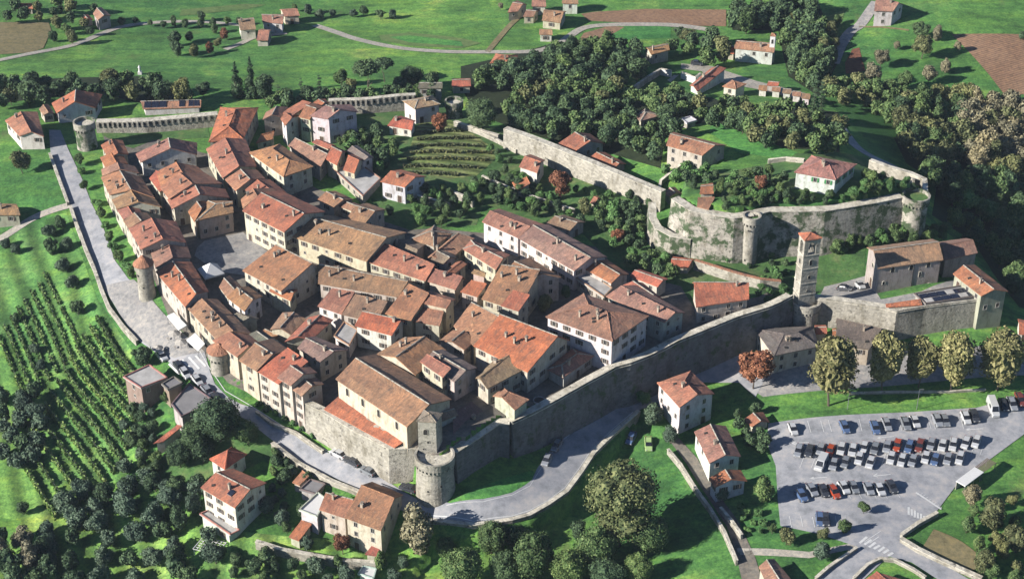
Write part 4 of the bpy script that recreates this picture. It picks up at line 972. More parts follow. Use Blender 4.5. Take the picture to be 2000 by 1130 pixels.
def side_detail(R, which, items):
    root, W, ze, wl, ro, wo = R
    es = sorted([(Vector(wl[i]), Vector(wl[(i+1) % 4])) for i in range(4)], key=lambda e: ((e[0]+e[1])/2).y if which == 'front' else ((e[0]+e[1])/2).x)
    a, b = es[0]; d = (b-a).normalized(); n = Vector((d.y, -d.x)); L = (b-a).length
    for nm, u, zb_, wd, ht in items:
        m = MB(tuple(root.location)); p = a.lerp(b, u)
        if nm == 'downpipe': m.box((p.x+n.x*.08, p.y+n.y*.08), wd, .16, zb_, zb_+ht, M['dark'], math.atan2(d.y, d.x))
        else:
            arch_panel(m, p, n, wd, ht, zb_, .05, M['door'] if nm == 'door' else None); ring_panel(m, p, n, wd, ht, zb_, M['coping'])
        m.build(nm, root)
gz2 = H(*ch2[0].location[:2]); zc2 = ch2[2]
side_detail(ch2, 'front', [('window',.22,zc2-1.9,1.0,1.5),('window',.52,zc2-1.9,1.0,1.5),('window',.80,zc2-1.9,1.0,1.5),('window',.68,zc2-4.6,.5,1.6),('door',.86,zc2-8.8,.9,1.8),('window',.1,zc2-5.5,.6,1.0),('downpipe',.56,zc2-8.9,.14,8.6),('downpipe',.99,zc2-8.9,.14,8.6)])
side_detail(ch2, 'left', [('door',.5,zc2-9.0,1.6,2.8),('window',.5,zc2-3.0,1.3,1.3)])
building('24',(1020,519),(1178,643),(1325,616),(1140,470),'g',8,'r','stone rectory with red and charcoal roof at the end of the church terrace',w='s',rf=.45,floors=2,zb=2.0,z=15.3)
r2 = building('24',(870,690),(1185,642),(1072,586),(802,632),'f',2.2,'k','grey flat-roofed range with panels on the buttress wall',w='s',win=0,z=13.2)
on_flat = MB(tuple(r2[0].location)); zz2 = r2[2]
building('24',(652,704),(850,690),(842,660),(650,688),'s',1.2,'r','thin terracotta strip roof on the edge of the church terrace',w='s',win=0,chim=0,z=13.2)
building('p',(1512,694),(1600,676),(1588,636),(1474,642),'h',7,'k','big grey-tiled hipped house below the bell tower',w='y',sh=0)
building('24',(262,852),(327,848),(320,802),(256,804),'g',4,'r','small bright red roof between the two grey-tiled houses')
building('24',(355,868),(375,868),(374,820),(354,822),'g',4,'r','very narrow red roof left of the light grey roof')
building('24',(385,930),(590,925),(632,855),(372,787),'g',6,'g','long light grey tiled house behind the promenade trees',w='p',rf=.9) if 0 else None
building('24',(378,915),(560,935),(634,850),(372,787),'g',6.5,'k','long light grey tiled house behind the promenade trees',w='p',rf=.85)
building('p',(1990,652),(2014,652),(2012,626),(1988,622),'g',4,'r','red-roofed white house at the right edge below the church',w='w')
building('33',(800,47),(925,183),(1118,108),(985,-18),'hd',10.5,'o','tall white house with blue-shaded gable at the end of the curved road',w='w',sh=0)
building('33',(1005,316),(1090,491),(1263,452),(1180,285),'g',7,'p','narrow cream house above the shaded footpath',w='w')
building('33',(1085,573),(1120,623),(1297,588),(1262,528),'g',6,'r','small annexe with tan roof at the foot of the narrow cream house',w='w')
building('33',(1272,252),(1325,290),(1420,262),(1385,208),'g',2.8,'r','orange tiled shed left of the car park',win=0)
building('p',(1482,1105),(1500,1145),(1545,1130),(1512,1090),'g',4.5,'b','brown roof cut off by the bottom edge near the crossroads')
building('p',(1668,1145),(1762,1170),(1792,1140),(1712,1115),'p',4,'r','dark red pyramid roof at the bottom edge inside the lane bend')
building('31',(1155,468),(1240,524),(1362,440),(1280,402),'p',7,'r','little tower house with pyramid roof behind the tall white villa',w='w',pitch=.6)
r3 = building('p',(392,951),(459,991),(521,942),(454,914),'g',11,'r','tall white villa with red roof in the olive grove',w='w',sh=1)
on_roof(r3, 'rooflight', M['panel'], [(.62,.74,.35,.62),(.56,.60,.65,.8)])
building('31',(1100,772),(1270,888),(1326,862),(1162,744),'f',3.6,'p','balconied front terrace of the tall white villa',w='w',floors=1)
building('32',(490,790),(690,862),(812,664),(640,592),'g',8,'o','large old cream house with brown roof below the ring road',w='y',rf=.62)
building('32',(348,745),(495,792),(560,692),(402,655),'g',7.5,'o','left wing of the large old cream house',w='y',rf=.72)
building('32',(235,750),(338,790),(392,690),(340,652),'f',6,'v','plain white block left of the large old house',w='w')
building('32',(180,896),(236,918),(308,826),(248,805),'s',2.6,'r','terracotta lean-to in the lower garden',win=0)
building('32',(238,637),(330,665),(388,606),(300,580),'f',3,'k','grey flat shed beside the pale road parapet',w='g',win=0)
building('32',(200,596),(240,612),(292,560),(255,530),'s',2.8,'o','little brown shed next to the grey flat shed',win=0)
building('32',(560,1102),(650,1132),(668,1072),(590,1058),'f',2.6,'v','small white flat-roofed cabin at the bottom edge',w='w',win=0)
building('32',(600,992),(668,1002),(690,940),(650,930),'s',3.5,'r','little red porch roof at the foot of the old cream house',win=0)
building('p',(240,736),(275,758),(328,738),(292,712),'f',8.5,'p','old brick building with patched white flat roof in the vineyard',w='b',sh=0)
building('p',(315,750),(328,762),(358,748),(340,735),'f',6.5,'k','dark flat annexe of the old brick building',w='b',win=0)
building('31',(945,168),(1000,238),(1185,150),(1042,52),'f',5,'k','wide grey flat roof level with the ring road',w='g',win=0)
building('31',(845,382),(900,372),(1005,286),(975,280),'s',2.6,'r','thin orange tiled roof strip below the wide flat roof',win=0)
building('21',(-80,196),(112,196),(90,136),(-60,130),'g',5,'b','brown-roofed house at the left edge of the picture',w='s')

# ---- windows and doors: only where some standpoint near the photographer's could see them
bvh = BVHTree.FromPolygons(BV, BF)
nwin = 0; cnt = {}
for root, nm, me_, loc, rz, wp in CAND:
    vis = False
    for cm in CAMS:
        d = wp - cm; L = d.length; hit = bvh.ray_cast(cm, d/L, L)
        if hit[0] is None or hit[3] > L - .5: vis = True; break
    if not vis: continue
    if cnt.get(root.name, 0) >= 34: continue
    cnt[root.name] = cnt.get(root.name, 0) + 1
    o = mk(nm, me_, root); o.location = loc; o.rotation_euler = (0, 0, rz); nwin += 1
print('windows', nwin, 'candidates', len(CAND))
for o in list(bpy.data.objects):
    if '_ze' in o.keys(): del o['_ze']

# ---------------------------------------------------------------- sheets on the ground
def patch(name, pts, mat, off, t='p', step=1): return drape(name, [gp(pts, t)], mat, off, step=step)
patch('town_ground', [(445,748),(598,832),(640,845),(762,915),(850,940),(985,880),(1110,810),(1250,735),(1420,660),(1545,600),(1400,560),(1250,500),(1000,460),(800,440),(700,400),(620,370),(500,300),(400,300),(260,260),(200,260),(230,380),(280,500),(330,620)], M['town'], .03)
patch('terraced_slope', [(-60,470),(60,440),(130,415),(160,500),(190,585),(262,690),(240,730),(300,830),(285,900),(230,940),(200,985),(110,1030),(-60,1000)], M['slope'], .05)
patch('north_garden', [(195,252),(215,250),(300,250),(405,240),(410,270),(300,275),(260,290),(240,285),(200,265)], M['garden'], .08)
patch('church_court', [(1595,598),(1610,560),(1690,540),(1720,585),(1800,570),(1920,540),(1960,570),(1925,592),(1800,605),(1745,612),(1650,602)], M['paving'], .06)
patch('square', [(385,485),(400,470),(475,455),(520,490),(545,505),(480,540),(420,530),(380,500)], M['paving'], .07)
patch('garden', [(850,190),(640,230),(600,250),(640,290),(700,330),(740,430),(800,450),(930,440),(945,400),(1010,420),(1140,460),(1200,520),(1260,540),(1330,560),(1360,610),(1480,580),(1540,560),(1330,500),(1265,480),(1285,400),(1100,330),(990,260),(900,225)], M['garden'], .06)
patch('terraced_vineyard_ground', [(820,235),(880,235),(975,300),(960,320),(930,345),(880,350),(780,335),(775,320),(800,290)], M['terrace'], .10)
patch('castle_garden', [(1325,400),(1434,425),(1500,412),(1700,398),(1800,380),(1805,345),(1700,310),(1500,320),(1450,330),(1400,340),(1330,370)], M['garden'], .06)
patch('castle_slope', [(1330,500),(1455,540),(1560,580),(1690,560),(1690,480),(1780,440),(1640,440),(1450,500),(1350,490)], M['garden'], .05)
patch('ploughed_field', [(1135,28),(1150,42),(1290,50),(1418,53),(1418,20),(1260,19),(1160,24)], M['soil'], .12)
patch('small_ploughed_field', [(1130,80),(1140,66),(1190,52),(1220,54),(1200,66),(1165,78)], M['soil'], .12)
patch('furrowed_field', [(1858,68),(2100,74),(2100,190),(1960,185),(1925,140),(1890,100)], M['soil'], .12)
patch('stubble_field', [(-60,45),(95,45),(100,60),(85,95),(60,104),(-60,112)], M['stubble'], .12)
patch('rusty_field', [(1650,125),(1665,97),(1678,95),(1690,140),(1652,146)], M['bracken'], .12)
patch('pale_strip', [(740,70),(800,64),(900,75),(940,85),(900,96),(800,90),(745,80)], M['pale'], .10)
patch('green_strip', [(760,74),(800,70),(900,82),(905,92),(800,84)], M['grass2'], .14)
patch('pale_strip', [(355,20),(480,8),(520,10),(490,18),(380,30),(350,32)], M['pale'], .10)
patch('pale_strip', [(1600,40),(1650,20),(1640,60),(1625,120),(1600,130)], M['pale'], .10)
patch('bright_meadow', [(1180,45),(1310,50),(1310,75),(1200,80)], M['grass2'], .08)
patch('mown_lawn', [(1620,195),(1690,212),(1755,240),(1750,268),(1712,275),(1690,268),(1650,240)], M['lawn'], .10)
patch('garden_plot', [(1390,235),(1470,270),(1560,300),(1540,310),(1440,300),(1385,260)], M['grass2'], .10)
patch('cemetery_lawn', [(1238,172),(1290,140),(1370,155),(1345,175),(1290,170),(1250,182)], M['lawn'], .10)
patch('cemetery_path', [(1303,158),(1316,148),(1326,148),(1310,162)], M['gravel'], .14)
patch('cemetery_yard', [(1330,125),(1390,130),(1480,160),(1580,185),(1560,195),(1480,175),(1400,160),(1370,140),(1330,135)], M['gravel'], .08)
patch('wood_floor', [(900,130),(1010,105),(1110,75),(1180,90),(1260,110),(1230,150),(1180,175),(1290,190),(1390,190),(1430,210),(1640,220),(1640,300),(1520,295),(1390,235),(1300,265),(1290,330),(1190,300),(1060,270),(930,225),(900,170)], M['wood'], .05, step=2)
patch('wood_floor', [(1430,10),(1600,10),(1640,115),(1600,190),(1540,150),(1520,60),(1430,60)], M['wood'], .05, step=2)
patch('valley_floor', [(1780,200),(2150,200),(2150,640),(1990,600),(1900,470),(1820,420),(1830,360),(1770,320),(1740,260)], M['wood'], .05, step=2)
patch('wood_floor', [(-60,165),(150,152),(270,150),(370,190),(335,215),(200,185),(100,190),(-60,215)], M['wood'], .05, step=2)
patch('grove_floor', [(60,985),(230,920),(330,950),(400,1000),(470,1040),(600,1050),(760,1060),(780,1160),(-40,1160)], M['slope'], .05, step=2)
patch('kitchen_garden', [(250,720),(350,800),(330,880),(290,920),(330,960),(400,960),(520,900),(600,960),(560,860),(480,790),(340,760)], M['garden'], .05)
patch('promenade', [(1440,740),(1490,775),(1560,768),(1700,758),(2060,735),(2060,690),(1700,690),(1600,700),(1500,715)], M['paving'], .07)
patch('lawn_by_wall', [(875,985),(890,975),(1040,918),(1046,930),(1030,950),(1000,968),(940,978)], M['grass2'], .07)
def strip(name, L, R, mat, off, t='p'):
    return drape(name, [gp(L, t) + gp(R, t)[::-1]], mat, off)
strip('west_road', [(96,255),(99,300),(112,340),(135,398),(150,440),(166,481),(182,520),(198,559),(240,625),(268,664),(296,683),(345,722),(375,747),(405,770),(440,795),(500,836)],
      [(118,255),(133,292),(160,350),(180,400),(200,440),(225,510),(250,545),(290,590),(330,625),(370,665),(400,690),(410,725),(420,752),(445,776),(470,790),(500,799)], M['asphalt'], .12)
strip('market_terrace', [(200,560),(240,625),(268,660),(300,683),(340,700)], [(262,548),(300,590),(345,640),(380,672),(402,690)], M['paving'], .16)
strip('ring_road', [(500,836),(540,868),(585,903),(640,930),(702,957),(745,978),(787,1000),(836,1013),(880,1020),(925,1024),(965,1021),(1000,1013),(1034,1003),(1072,982),(1106,957),(1134,920),(1159,882),(1200,842),(1246,803)],
      [(500,799),(560,838),(635,882),(700,915),(762,946),(790,963),(819,978),(850,981),(880,983),(943,976),(975,971),(1000,964),(1025,950),(1039,939),(1050,915),(1089,861),(1120,835),(1152,811),(1234,778)], M['asphalt'], .13)
strip('wall_road', [(1246,803),(1300,780),(1375,748),(1443,748),(1475,778)], [(1234,778),(1290,745),(1375,708),(1446,674),(1500,730)], M['asphalt'], .11)
drape('car_park', [gp([(1500,828),(1560,820),(1656,812),(1780,806),(1907,798),(1960,783),(2060,752),(2060,800),(2000,848),(1872,942),(1829,999),(1790,1025),(1758,1054),(1830,1096),(1915,1145),(1850,1145),(1780,1100),(1735,1088),(1673,1145),(1580,1145),(1640,1098),(1675,1068),(1600,1045),(1524,1028),(1519,978),(1515,910),(1498,868)])], M['asphalt'], .12)
strip('footpath', [(1302,855),(1340,905),(1385,975),(1420,1030),(1440,1095),(1450,1140)], [(1320,850),(1362,895),(1403,965),(1440,1015),(1475,1090),(1490,1140)], M['town'], .10)
strip('park_path', [(1440,1072),(1500,1072),(1580,1078),(1670,1060)], [(1440,1085),(1500,1087),(1580,1090),(1676,1072)], M['gravel'], .10)
def track(name, pts, wpx, mat=M['gravel'], off=.16):
    W = [Vector(G(a, b)[:2]) for a, b in pts]; Q = []
    for i in range(len(W)-1):
        p0, p1, p2, p3 = W[max(0,i-1)], W[i], W[i+1], W[min(len(W)-1,i+2)]
        for k in range(5):
            t = k/5; Q.append(.5*((2*p1)+(p2-p0)*t+(2*p0-5*p1+4*p2-p3)*t*t+(3*p1-p0-3*p2+p3)*t**3))
    Q.append(W[-1]); L = []; R = []
    for i, q in enumerate(Q):
        d = (Q[min(i+1,len(Q)-1)]-Q[max(0,i-1)]).normalized(); n = Vector((-d.y, d.x))*wpx/2; L.append(tuple(q+n)); R.append(tuple(q-n))
    return drape(name, [L+R[::-1]], mat, off)
track('field_road', [(-40,124),(0,118),(60,106),(140,90),(200,66),(245,52),(320,44),(400,44),(470,50)], 2.6)
track('field_road', [(440,98),(470,86),(500,74),(560,66)], 2.6)
track('field_road', [(615,50),(650,62),(700,78),(780,95),(870,102),(960,103),(1040,101),(1085,90),(1115,70),(1140,56),(1180,50),(1250,49),(1320,51),(1390,60)], 3.2)
track('field_track', [(952,102),(975,75),(995,52),(1012,36)], 2.2, M['stubble'])
track('valley_road', [(1628,125),(1640,95),(1660,64),(1680,50),(1700,22),(1712,5)], 4.0, M['paving'])
track('valley_road', [(1630,232),(1645,255),(1670,285),(1700,305),(1740,325),(1790,350)], 4.0, M['asphalt'])
track('field_track', [(1678,54),(1720,55),(1775,60)], 1.2, M['stubble'])
track('lane', [(-40,482),(0,468),(60,430),(100,412),(136,402)], 2.6)
track('play_area', [(1812,1052),(1860,1075),(1905,1112)], 7.5, M['stubble'], .14)
# kerb on the town side of the ring road, painted edge lines, bays, arrows and crossings
def kerb(name, pts, hgt=.13, wd=.3):
    W = [G(a, b) for a, b in pts]; org = W[0]; m = MB(org); Q = []
    for p, q in zip(W, W[1:]):
        n = max(1, int(math.dist(p[:2], q[:2])/1.5)); Q += [lerp(p[:2], q[:2], k/n) for k in range(n)]
    Q.append(W[-1][:2])
    for a, b in zip(Q, Q[1:]):
        d = Vector((b[0]-a[0], b[1]-a[1])).normalized(); n = Vector((-d.y, d.x))*wd/2; za, zb_ = H(*a)+.12, H(*b)+.12
        m.prism([(a[0]-n.x,a[1]-n.y),(b[0]-n.x,b[1]-n.y),(b[0]+n.x,b[1]+n.y),(a[0]+n.x,a[1]+n.y)], [za-.3,zb_-.3,zb_-.3,za-.3], [za+hgt,zb_+hgt,zb_+hgt,za+hgt], M['coping'])
    tag(m.build(name), kind='structure')
kerb('kerb', [(403,735),(440,775),(500,806),(560,842),(635,884),(700,917),(762,948),(819,980),(872,984),(943,978),(1000,966),(1025,952),(1041,940)])
kerb('kerb', [(1500,824),(1656,809),(1780,803),(1907,795),(1960,780),(2030,757)])
LINES = []
def line(pts, wd=.14, t='p'):
    W = [G(*T(t, a, b))[:2] for a, b in pts]
    for p, q in zip(W, W[1:]):
        d = Vector((q[0]-p[0], q[1]-p[1])); 
        if d.length < .1: continue
        n = Vector((-d.y, d.x)).normalized()*wd/2; LINES.append([(p[0]-n.x,p[1]-n.y),(q[0]-n.x,q[1]-n.y),(q[0]+n.x,q[1]+n.y),(p[0]+n.x,p[1]+n.y)])
line([(378,668),(408,718),(440,765),(500,801),(560,838),(633,879),(700,911),(760,942)], .16)
line([(840,1008),(925,1019),(1000,1008),(1034,998),(1070,978),(1103,953),(1130,918),(1155,880),(1198,838),(1236,806)], .18)
line([(872,988),(943,981),(1000,969),(1035,950),(1050,925),(1092,866),(1150,818),(1225,786)], .14)
for a in (218, 290, 332, 395, 500, 560, 640, 720, 880, 905, 1060): line([(a, 268 - a*.03), (a+18, 335 - a*.03)], .16, '34')
for a in (150, 215, 275, 330, 395, 455, 520, 580, 640, 700, 760, 825, 885, 945, 1005, 1070, 1130, 1180): line([(a-12, 450), (a+8, 400)], .14, '34')
line([(150,462),(600,455),(1160,415)], .16, '34')
for a in (175, 240, 330, 410, 480, 545, 625, 670, 735, 850, 910, 1020): line([(a, 525-a*.03), (a+25, 462-a*.03)], .14, '34')
for a in (160, 225, 290, 350, 420, 480, 560, 620, 690): line([(a, 625), (a+38, 690)], .14, '34')
for a in (118, 180, 245, 310, 370, 425): line([(a, 790), (a+12, 850)], .14, '34')
for a, b in ((600, 355), (1090, 310), (130, 385), (580, 562), (230, 578)):
    line([(a, b+2), (a+95, b-4)], .22, '34'); line([(a+22, b-7), (a, b+2), (a+26, b+8)], .22, '34')
for k in range(7): line([(775+k*17, 740+k*9), (745+k*17+50*.6, 782+k*5)], .5, '34')
for k in range(7): line([(505+k*26, 935+k*12), (545+k*24, 905+k*14)], .6, '34')
for k in range(8): line([(840+k*15, 668+k*11), (852+k*15, 660+k*11)], .12, '34')
line([(815,660),(955,752)], .5, '34')
for k in range(8): line([(330+k*13, 712-k*4), (350+k*13, 733-k*4)], .5, 'p') if k < 5 else None
line([(610,900),(560,935)], .2, '34'); line([(620,870),(530,930)], .16, '34')
drape('road_markings', LINES, M['line'], .165)

# ---------------------------------------------------------------- trees
def lobes(rnd, n, sx, sz, core=.55):
    L = []
    for _ in range(n):
        while True:
            v = Vector([rnd.uniform(-1, 1) for _ in range(3)])
            if .25 < v.length <= 1: break
        v = v.normalized()*rnd.uniform(.45, .78); L.append((Vector((v.x*sx, v.y*sx, v.z*sz)), rnd.uniform(.28, .46)))
    return L
def crown_mesh(name, mat, seed, nl=16, nq=1500, q=.115, sx=1.0, sz=1.0, shape='round', name_=''):
    rnd = random.Random(seed); L = lobes(rnd, nl, sx*.9, sz*.9); mb = MB(); core = M['bark']
    cs = [(Vector((0, 0, 0)), .55)]
    if shape == 'cone':
        L = []
        for k in range(nl):
            z = -1 + 2*k/(nl-1); r = (1-z)/2; a = rnd.uniform(0, 6.28); L.append((Vector((math.cos(a)*r*.45*sx, math.sin(a)*r*.45*sx, z*sz)), .10+r*.42*sx))
    if shape == 'column':
        L = [(Vector((rnd.uniform(-.1,.1), rnd.uniform(-.1,.1), (-1+2*k/(nl-1))*sz)), sx*(.32 if k in (0, nl-2) else (.12 if k == nl-1 else .5))) for k in range(nl)]
    if shape == 'umbrella':
        L = [(Vector((math.cos(k*2.4)*.75*math.sqrt(k/nl), math.sin(k*2.4)*.75*math.sqrt(k/nl), rnd.uniform(.1,.3)+.35*(1-k/nl))), .34) for k in range(nl)]
    # dark inner bodies, rough icospheres built by hand
    bm = bmesh.new()
    for c, r in L:
        res = bmesh.ops.create_icosphere(bm, subdivisions=2, radius=r*.70)
        for v in res['verts']: v.co = v.co*rnd.uniform(.8, 1.15) + c
    if shape == 'round':
        res = bmesh.ops.create_icosphere(bm, subdivisions=4 if name_ == 'plane' else 3, radius=.74 if name_ == 'plane' else .6)
        for v in res['verts']: v.co = Vector((v.co.x*sx, v.co.y*sx, v.co.z*sz))*rnd.uniform(.72, 1.12)
    for f in bm.faces: mb.face([v.co.copy() for v in f.verts], mat)
    bm.free()
    tot = sum(r*r for _, r in L)
    for c, r in L:
        for _ in range(int(nq*r*r/tot)):
            v = Vector([rnd.gauss(0, 1) for _ in range(3)]).normalized()
            p = c + v*r*rnd.uniform(.82, 1.12)
            nn = (v + Vector([rnd.uniform(-.9, .9) for _ in range(3)])).normalized(); a = nn.orthogonal().normalized(); b = nn.cross(a)
            an = rnd.uniform(0, 3.1); u = (a*math.cos(an)+b*math.sin(an))*q*rnd.uniform(.5, 1.15); w2 = (b*math.cos(an)-a*math.sin(an))*q*rnd.uniform(.4, .9)
            mb.face([p-u, p-w2, p+u*.8, p+w2*1.1], mat)
    return mb.mesh('crown')
def trunk_mesh(seed, hgt=1.0, multi=4, r=.05):
    rnd = random.Random(seed); mb = MB(); m = M['bark']
    def limb(p, d, L, r0, n=4):
        pts = [p]; 
        for k in range(n): d = (d + Vector([rnd.uniform(-.18, .18) for _ in range(3)])).normalized(); pts.append(pts[-1] + d*L/n)
        for k in range(n):
            a, b = pts[k], pts[k+1]; ra, rb = r0*(1-.75*k/n), r0*(1-.75*(k+1)/n); dd = (b-a).normalized(); s = dd.orthogonal().normalized(); t = dd.cross(s)
            for q in range(6):
                t0, t1 = q*math.pi/3, (q+1)*math.pi/3
                mb.face([a+(s*math.cos(t0)+t*math.sin(t0))*ra, a+(s*math.cos(t1)+t*math.sin(t1))*ra, b+(s*math.cos(t1)+t*math.sin(t1))*rb, b+(s*math.cos(t0)+t*math.sin(t0))*rb], m)
        return pts
    pts = limb(Vector((0, 0, -.08)), Vector((0, 0, 1)), hgt+.08, r*1.1, 5)
    for k in range(multi):
        a = rnd.uniform(0, 6.28); limb(pts[2+k % 3], Vector((math.cos(a), math.sin(a), .9)).normalized(), hgt*.5, r*.5, 3)
    return mb.mesh('trunk')
KIND = dict(   # crown meshes, trunk height as share of the crown's height, crown z stretch, category
 dark=('dark', 'round', 1.0, .3), mid=('mid', 'round', 1.0, .3), bright=('bright', 'round', .95, .25), olive=('olive', 'round', .85, .25), autumn=('autumn', 'round', 1.1, .3),
 tan=('tan', 'round', 1.15, .3), rust=('rust', 'round', 1.2, .3), plane=('plane', 'round', 1.5, .25), cone=('dark', 'cone', 1.7, .15), cypress=('dark', 'column', 4.2, .1),
 pine=('dark', 'umbrella', .7, 1.5), shrub=('dark', 'round', .7, .0), bush=('bright', 'round', .7, .0))
CRN = {}; TRK = [trunk_mesh(s) for s in range(3)]
def crowns(kind):
    if kind not in CRN:
        lf, sh, sz, th = KIND[kind]
        nq = dict(plane=4500, cone=1800, cypress=900, shrub=900, bush=900, pine=2200).get(kind, 2800)
        q = dict(plane=.068, cypress=.09, shrub=.13, bush=.13, pine=.10).get(kind, .088)
        n = dict(plane=26, cypress=9, cone=14, shrub=9, bush=9, pine=16).get(kind, 17)
        s0 = .28 if kind == 'cypress' else 1.0
        CRN[kind] = [crown_mesh('crown', LEAF[lf], hash_(kind)+k, n, nq, q, 1.0 if kind != 'cypress' else .5, sz if kind != 'pine' else .6, sh, kind) for k in range(3)]
    return CRN[kind]
def hash_(s): return sum(ord(c)*(i+3) for i, c in enumerate(s)) * 7
ntree = 0
def tree(px, py, rpx, kind, label, group=None, name='tree', cat='tree', big=None):
    """px, py: middle of the crown in the survey photo; rpx: its half width there"""
    global ntree
    lf, sh, sz, th = KIND[kind]; rnd = random.Random(px*31+py*17+rpx); ntree += 1
    x, y, z = G(px, py, 0); s = F/ (y*CT + (CH-z)*ST)       # pixels per metre here
    r = rpx/s*(1.15 if kind == 'plane' else 1); ce = r*sz*(1+th) if kind != 'cypress' else r*sz
    if kind == 'pine': ce = r*2.0
    x, y, z = G(px, py, ce)
    root = empty(name, (x, y, z), label, cat, group, rnd.uniform(0, 6.28))
    c = mk('crown', rnd.choice(crowns(kind)) if big is None else big, root); c.location = (0, 0, ce)
    if kind == 'cypress': c.scale = (r*3.0, r*3.0, r*1.15)
    else: c.scale = (r*rnd.uniform(.88, 1.12), r*rnd.uniform(.88, 1.12), r*(rnd.uniform(.85, 1.3) if kind != 'plane' else 1))
    if th > 0:
        t = mk('trunk', rnd.choice(TRK), root); k = max(ce*.95, .5); rt = min(max(r*.9, 1.0), 7); t.scale = (rt, rt, k)
    return root
SPC = 1.42
def grove(poly, spacing, rr, kinds, label, group, seed=1, name='tree', cat='tree', avoid=()):
    rnd = random.Random(seed); pts = []; A = np.array(poly, float); x0, x1, y0, y1 = A[:,0].min(), A[:,0].max(), A[:,1].min(), A[:,1].max()
    miss = 0; spacing *= 1.0 if seed in (6,7,8,9,11,12,13,14,15,16) else (1.08 if seed in (5,22,23,24,25,26,27,32,33,35) else SPC)
    while miss < 400:
        x, y = rnd.uniform(x0, x1), rnd.uniform(y0, y1)
        if not inside(np.array([x]), np.array([y]), poly)[0] or any(((x-a)**2+((y-b)/.62)**2) < (spacing)**2 if False else ((x-a)**2+((y-b)/.62)**2) < spacing**2 for a, b in pts) or \
           any(ax0 < x < ax1 and ay0 < y < ay1 for ax0, ay0, ax1, ay1 in avoid): miss += 1; continue
        pts.append((x, y))
    pts.sort(key=lambda p: p[1]); nr = max(1, round(math.sqrt(len(pts)/3.2))) if len(pts) > 5 else 1; per = math.ceil(len(pts)/nr); RN = ['front'] if nr == 1 else (['back','front'] if nr == 2 else ['back']+['%s' % q for q in (['middle'] if nr == 3 else ['second','third','fourth','fifth'][:nr-2])]+['front'])
    for k in range(nr):
        row = sorted(pts[k*per:(k+1)*per])
        for i, (x, y) in enumerate(row):
            kd = rnd.choice(kinds); ad = ADJ[kd] + ' ' + cat
            pl = group.split(' ', 1)[1] if False else group
            sn = SHORT[seed]; lb = (f"{ad}, {ORDN[i]} from left in {RN[k]} row of {sn}" if nr > 1 else f"{ad}, {ORDN[i]} from left in {sn}")
            QUEUE.append((x, y, rnd.uniform(*rr)*GR, kd, lb, group, name, cat))
    return len(pts)
GR = 1.12; QUEUE = []
SHORT = {32:'gardens below long wall',33:'foot of long wall',34:'wood hugging long wall',35:'castle battlement',36:'bastion platform',37:'lane above white villa',38:'plot below brick building',39:'lower gardens',40:'scrub by valley road',41:'copse at top left',42:'playground',43:'hedge above field road',44:'hedge in far field',3:'wood above the gate house',4:'wood above the solar roof',5:'hedge behind north wall',6:'wood below the far road',7:'sunlit middle wood',8:'wood behind long wall',9:'wood below the cemetery',10:'bank by the convent',11:'gully beside valley road',12:'belt above mown lawn',13:'trees right of lawn',14:'autumn wood at right',15:'valley right of castle',16:'shaded valley behind church',17:'lower left olive grove',18:'olives by vine rows',19:'bottom edge scrub',20:'trees at left edge',21:'bottom left corner',22:'gardens behind tenements',23:'green slope above town',24:'garden below castle',25:'castle garden',26:'garden between castle villas',27:'bank above the church',28:'castle wall foot',29:'garden left of cars',30:'car park left corner',31:'corner left of bell tower'}
ORDN = ['first','second','third','fourth','fifth','sixth','seventh','eighth','ninth','tenth','eleventh','twelfth','thirteenth','fourteenth','fifteenth','sixteenth','seventeenth','eighteenth']
ADJ = dict(dark='dark green', mid='mid green', bright='bright green', olive='grey green', autumn='yellowing', tan='pale tan', rust='rusty', bush='leafy green', shrub='dark leafy')
# the promenade of plane trees
PL = 'plane trees along the promenade'
tree(1476,712,37,'rust','rust-brown tree at the left end of the promenade row',PL)
for (x, y, r), lb in zip([(1628,716,43),(1732,700,37),(1802,702,31),(1868,698,37),(1960,692,39)],
  ['broadest golden plane tree in front of the grey hipped house','golden plane tree second after the rusty one, before the light grey house','narrowest golden plane tree in the middle of the row','golden plane tree just right of the narrowest one','golden plane tree at the right end of the promenade']):
    tree(x, y, r, 'plane', lb, PL)
bigA = crown_mesh('crown', LEAF['bigtree'], 501, 44, 11000, .045, 1.0, 1.1); bigM = crown_mesh('crown', LEAF['mid'], 502, 40, 9000, .05, 1.0, 1.0); bigD = crown_mesh('crown', LEAF['dark'], 503, 38, 9000, .05, 1.0, .9)
tree(1215,975,80,'autumn','largest dark olive tree standing in the sunken meadow',big=bigA)
tree(1165,1068,40,'mid','green tree at the foot of the largest meadow tree',big=bigM)
tree(1270,1040,38,'mid','dark-sided tree right of the largest meadow tree',big=bigM)
tree(960,1050,32,'mid','light-topped tree poking above the road bend parapet',big=bigM)
tree(1045,1085,45,'mid','broad green tree at the bottom centre edge',big=bigM)
tree(900,1105,42,'mid','round green tree at the bottom edge, left of centre',big=bigM)
tree(985,1110,34,'dark','dark tree between the two broad bottom-edge trees',big=bigD)
tree(1110,1112,34,'mid','green tree at the bottom edge just right of centre',big=bigM); tree(1185,1118,34,'dark','dark tree at the bottom edge under the largest meadow tree',big=bigD); tree(1248,1108,28,'mid','green tree at the bottom edge right of the dark one',big=bigM)
tree(872,1068,24,'mid','green tree just below the outer parapet of the bend',big=bigM); tree(1008,1048,24,'dark','dark tree close under the parapet of the bend',big=bigD); tree(1130,1035,22,'dark','small dark tree at the left foot of the largest meadow tree')
tree(815,1035,38,'tan','bare brownish tree beside the old cream house',big=None)
tree(425,815,46,'dark','big dark evergreen between the flat roof and the ring road',big=bigD)
tree(378,850,30,'dark','dark evergreen left of the biggest roadside evergreen',big=bigD)
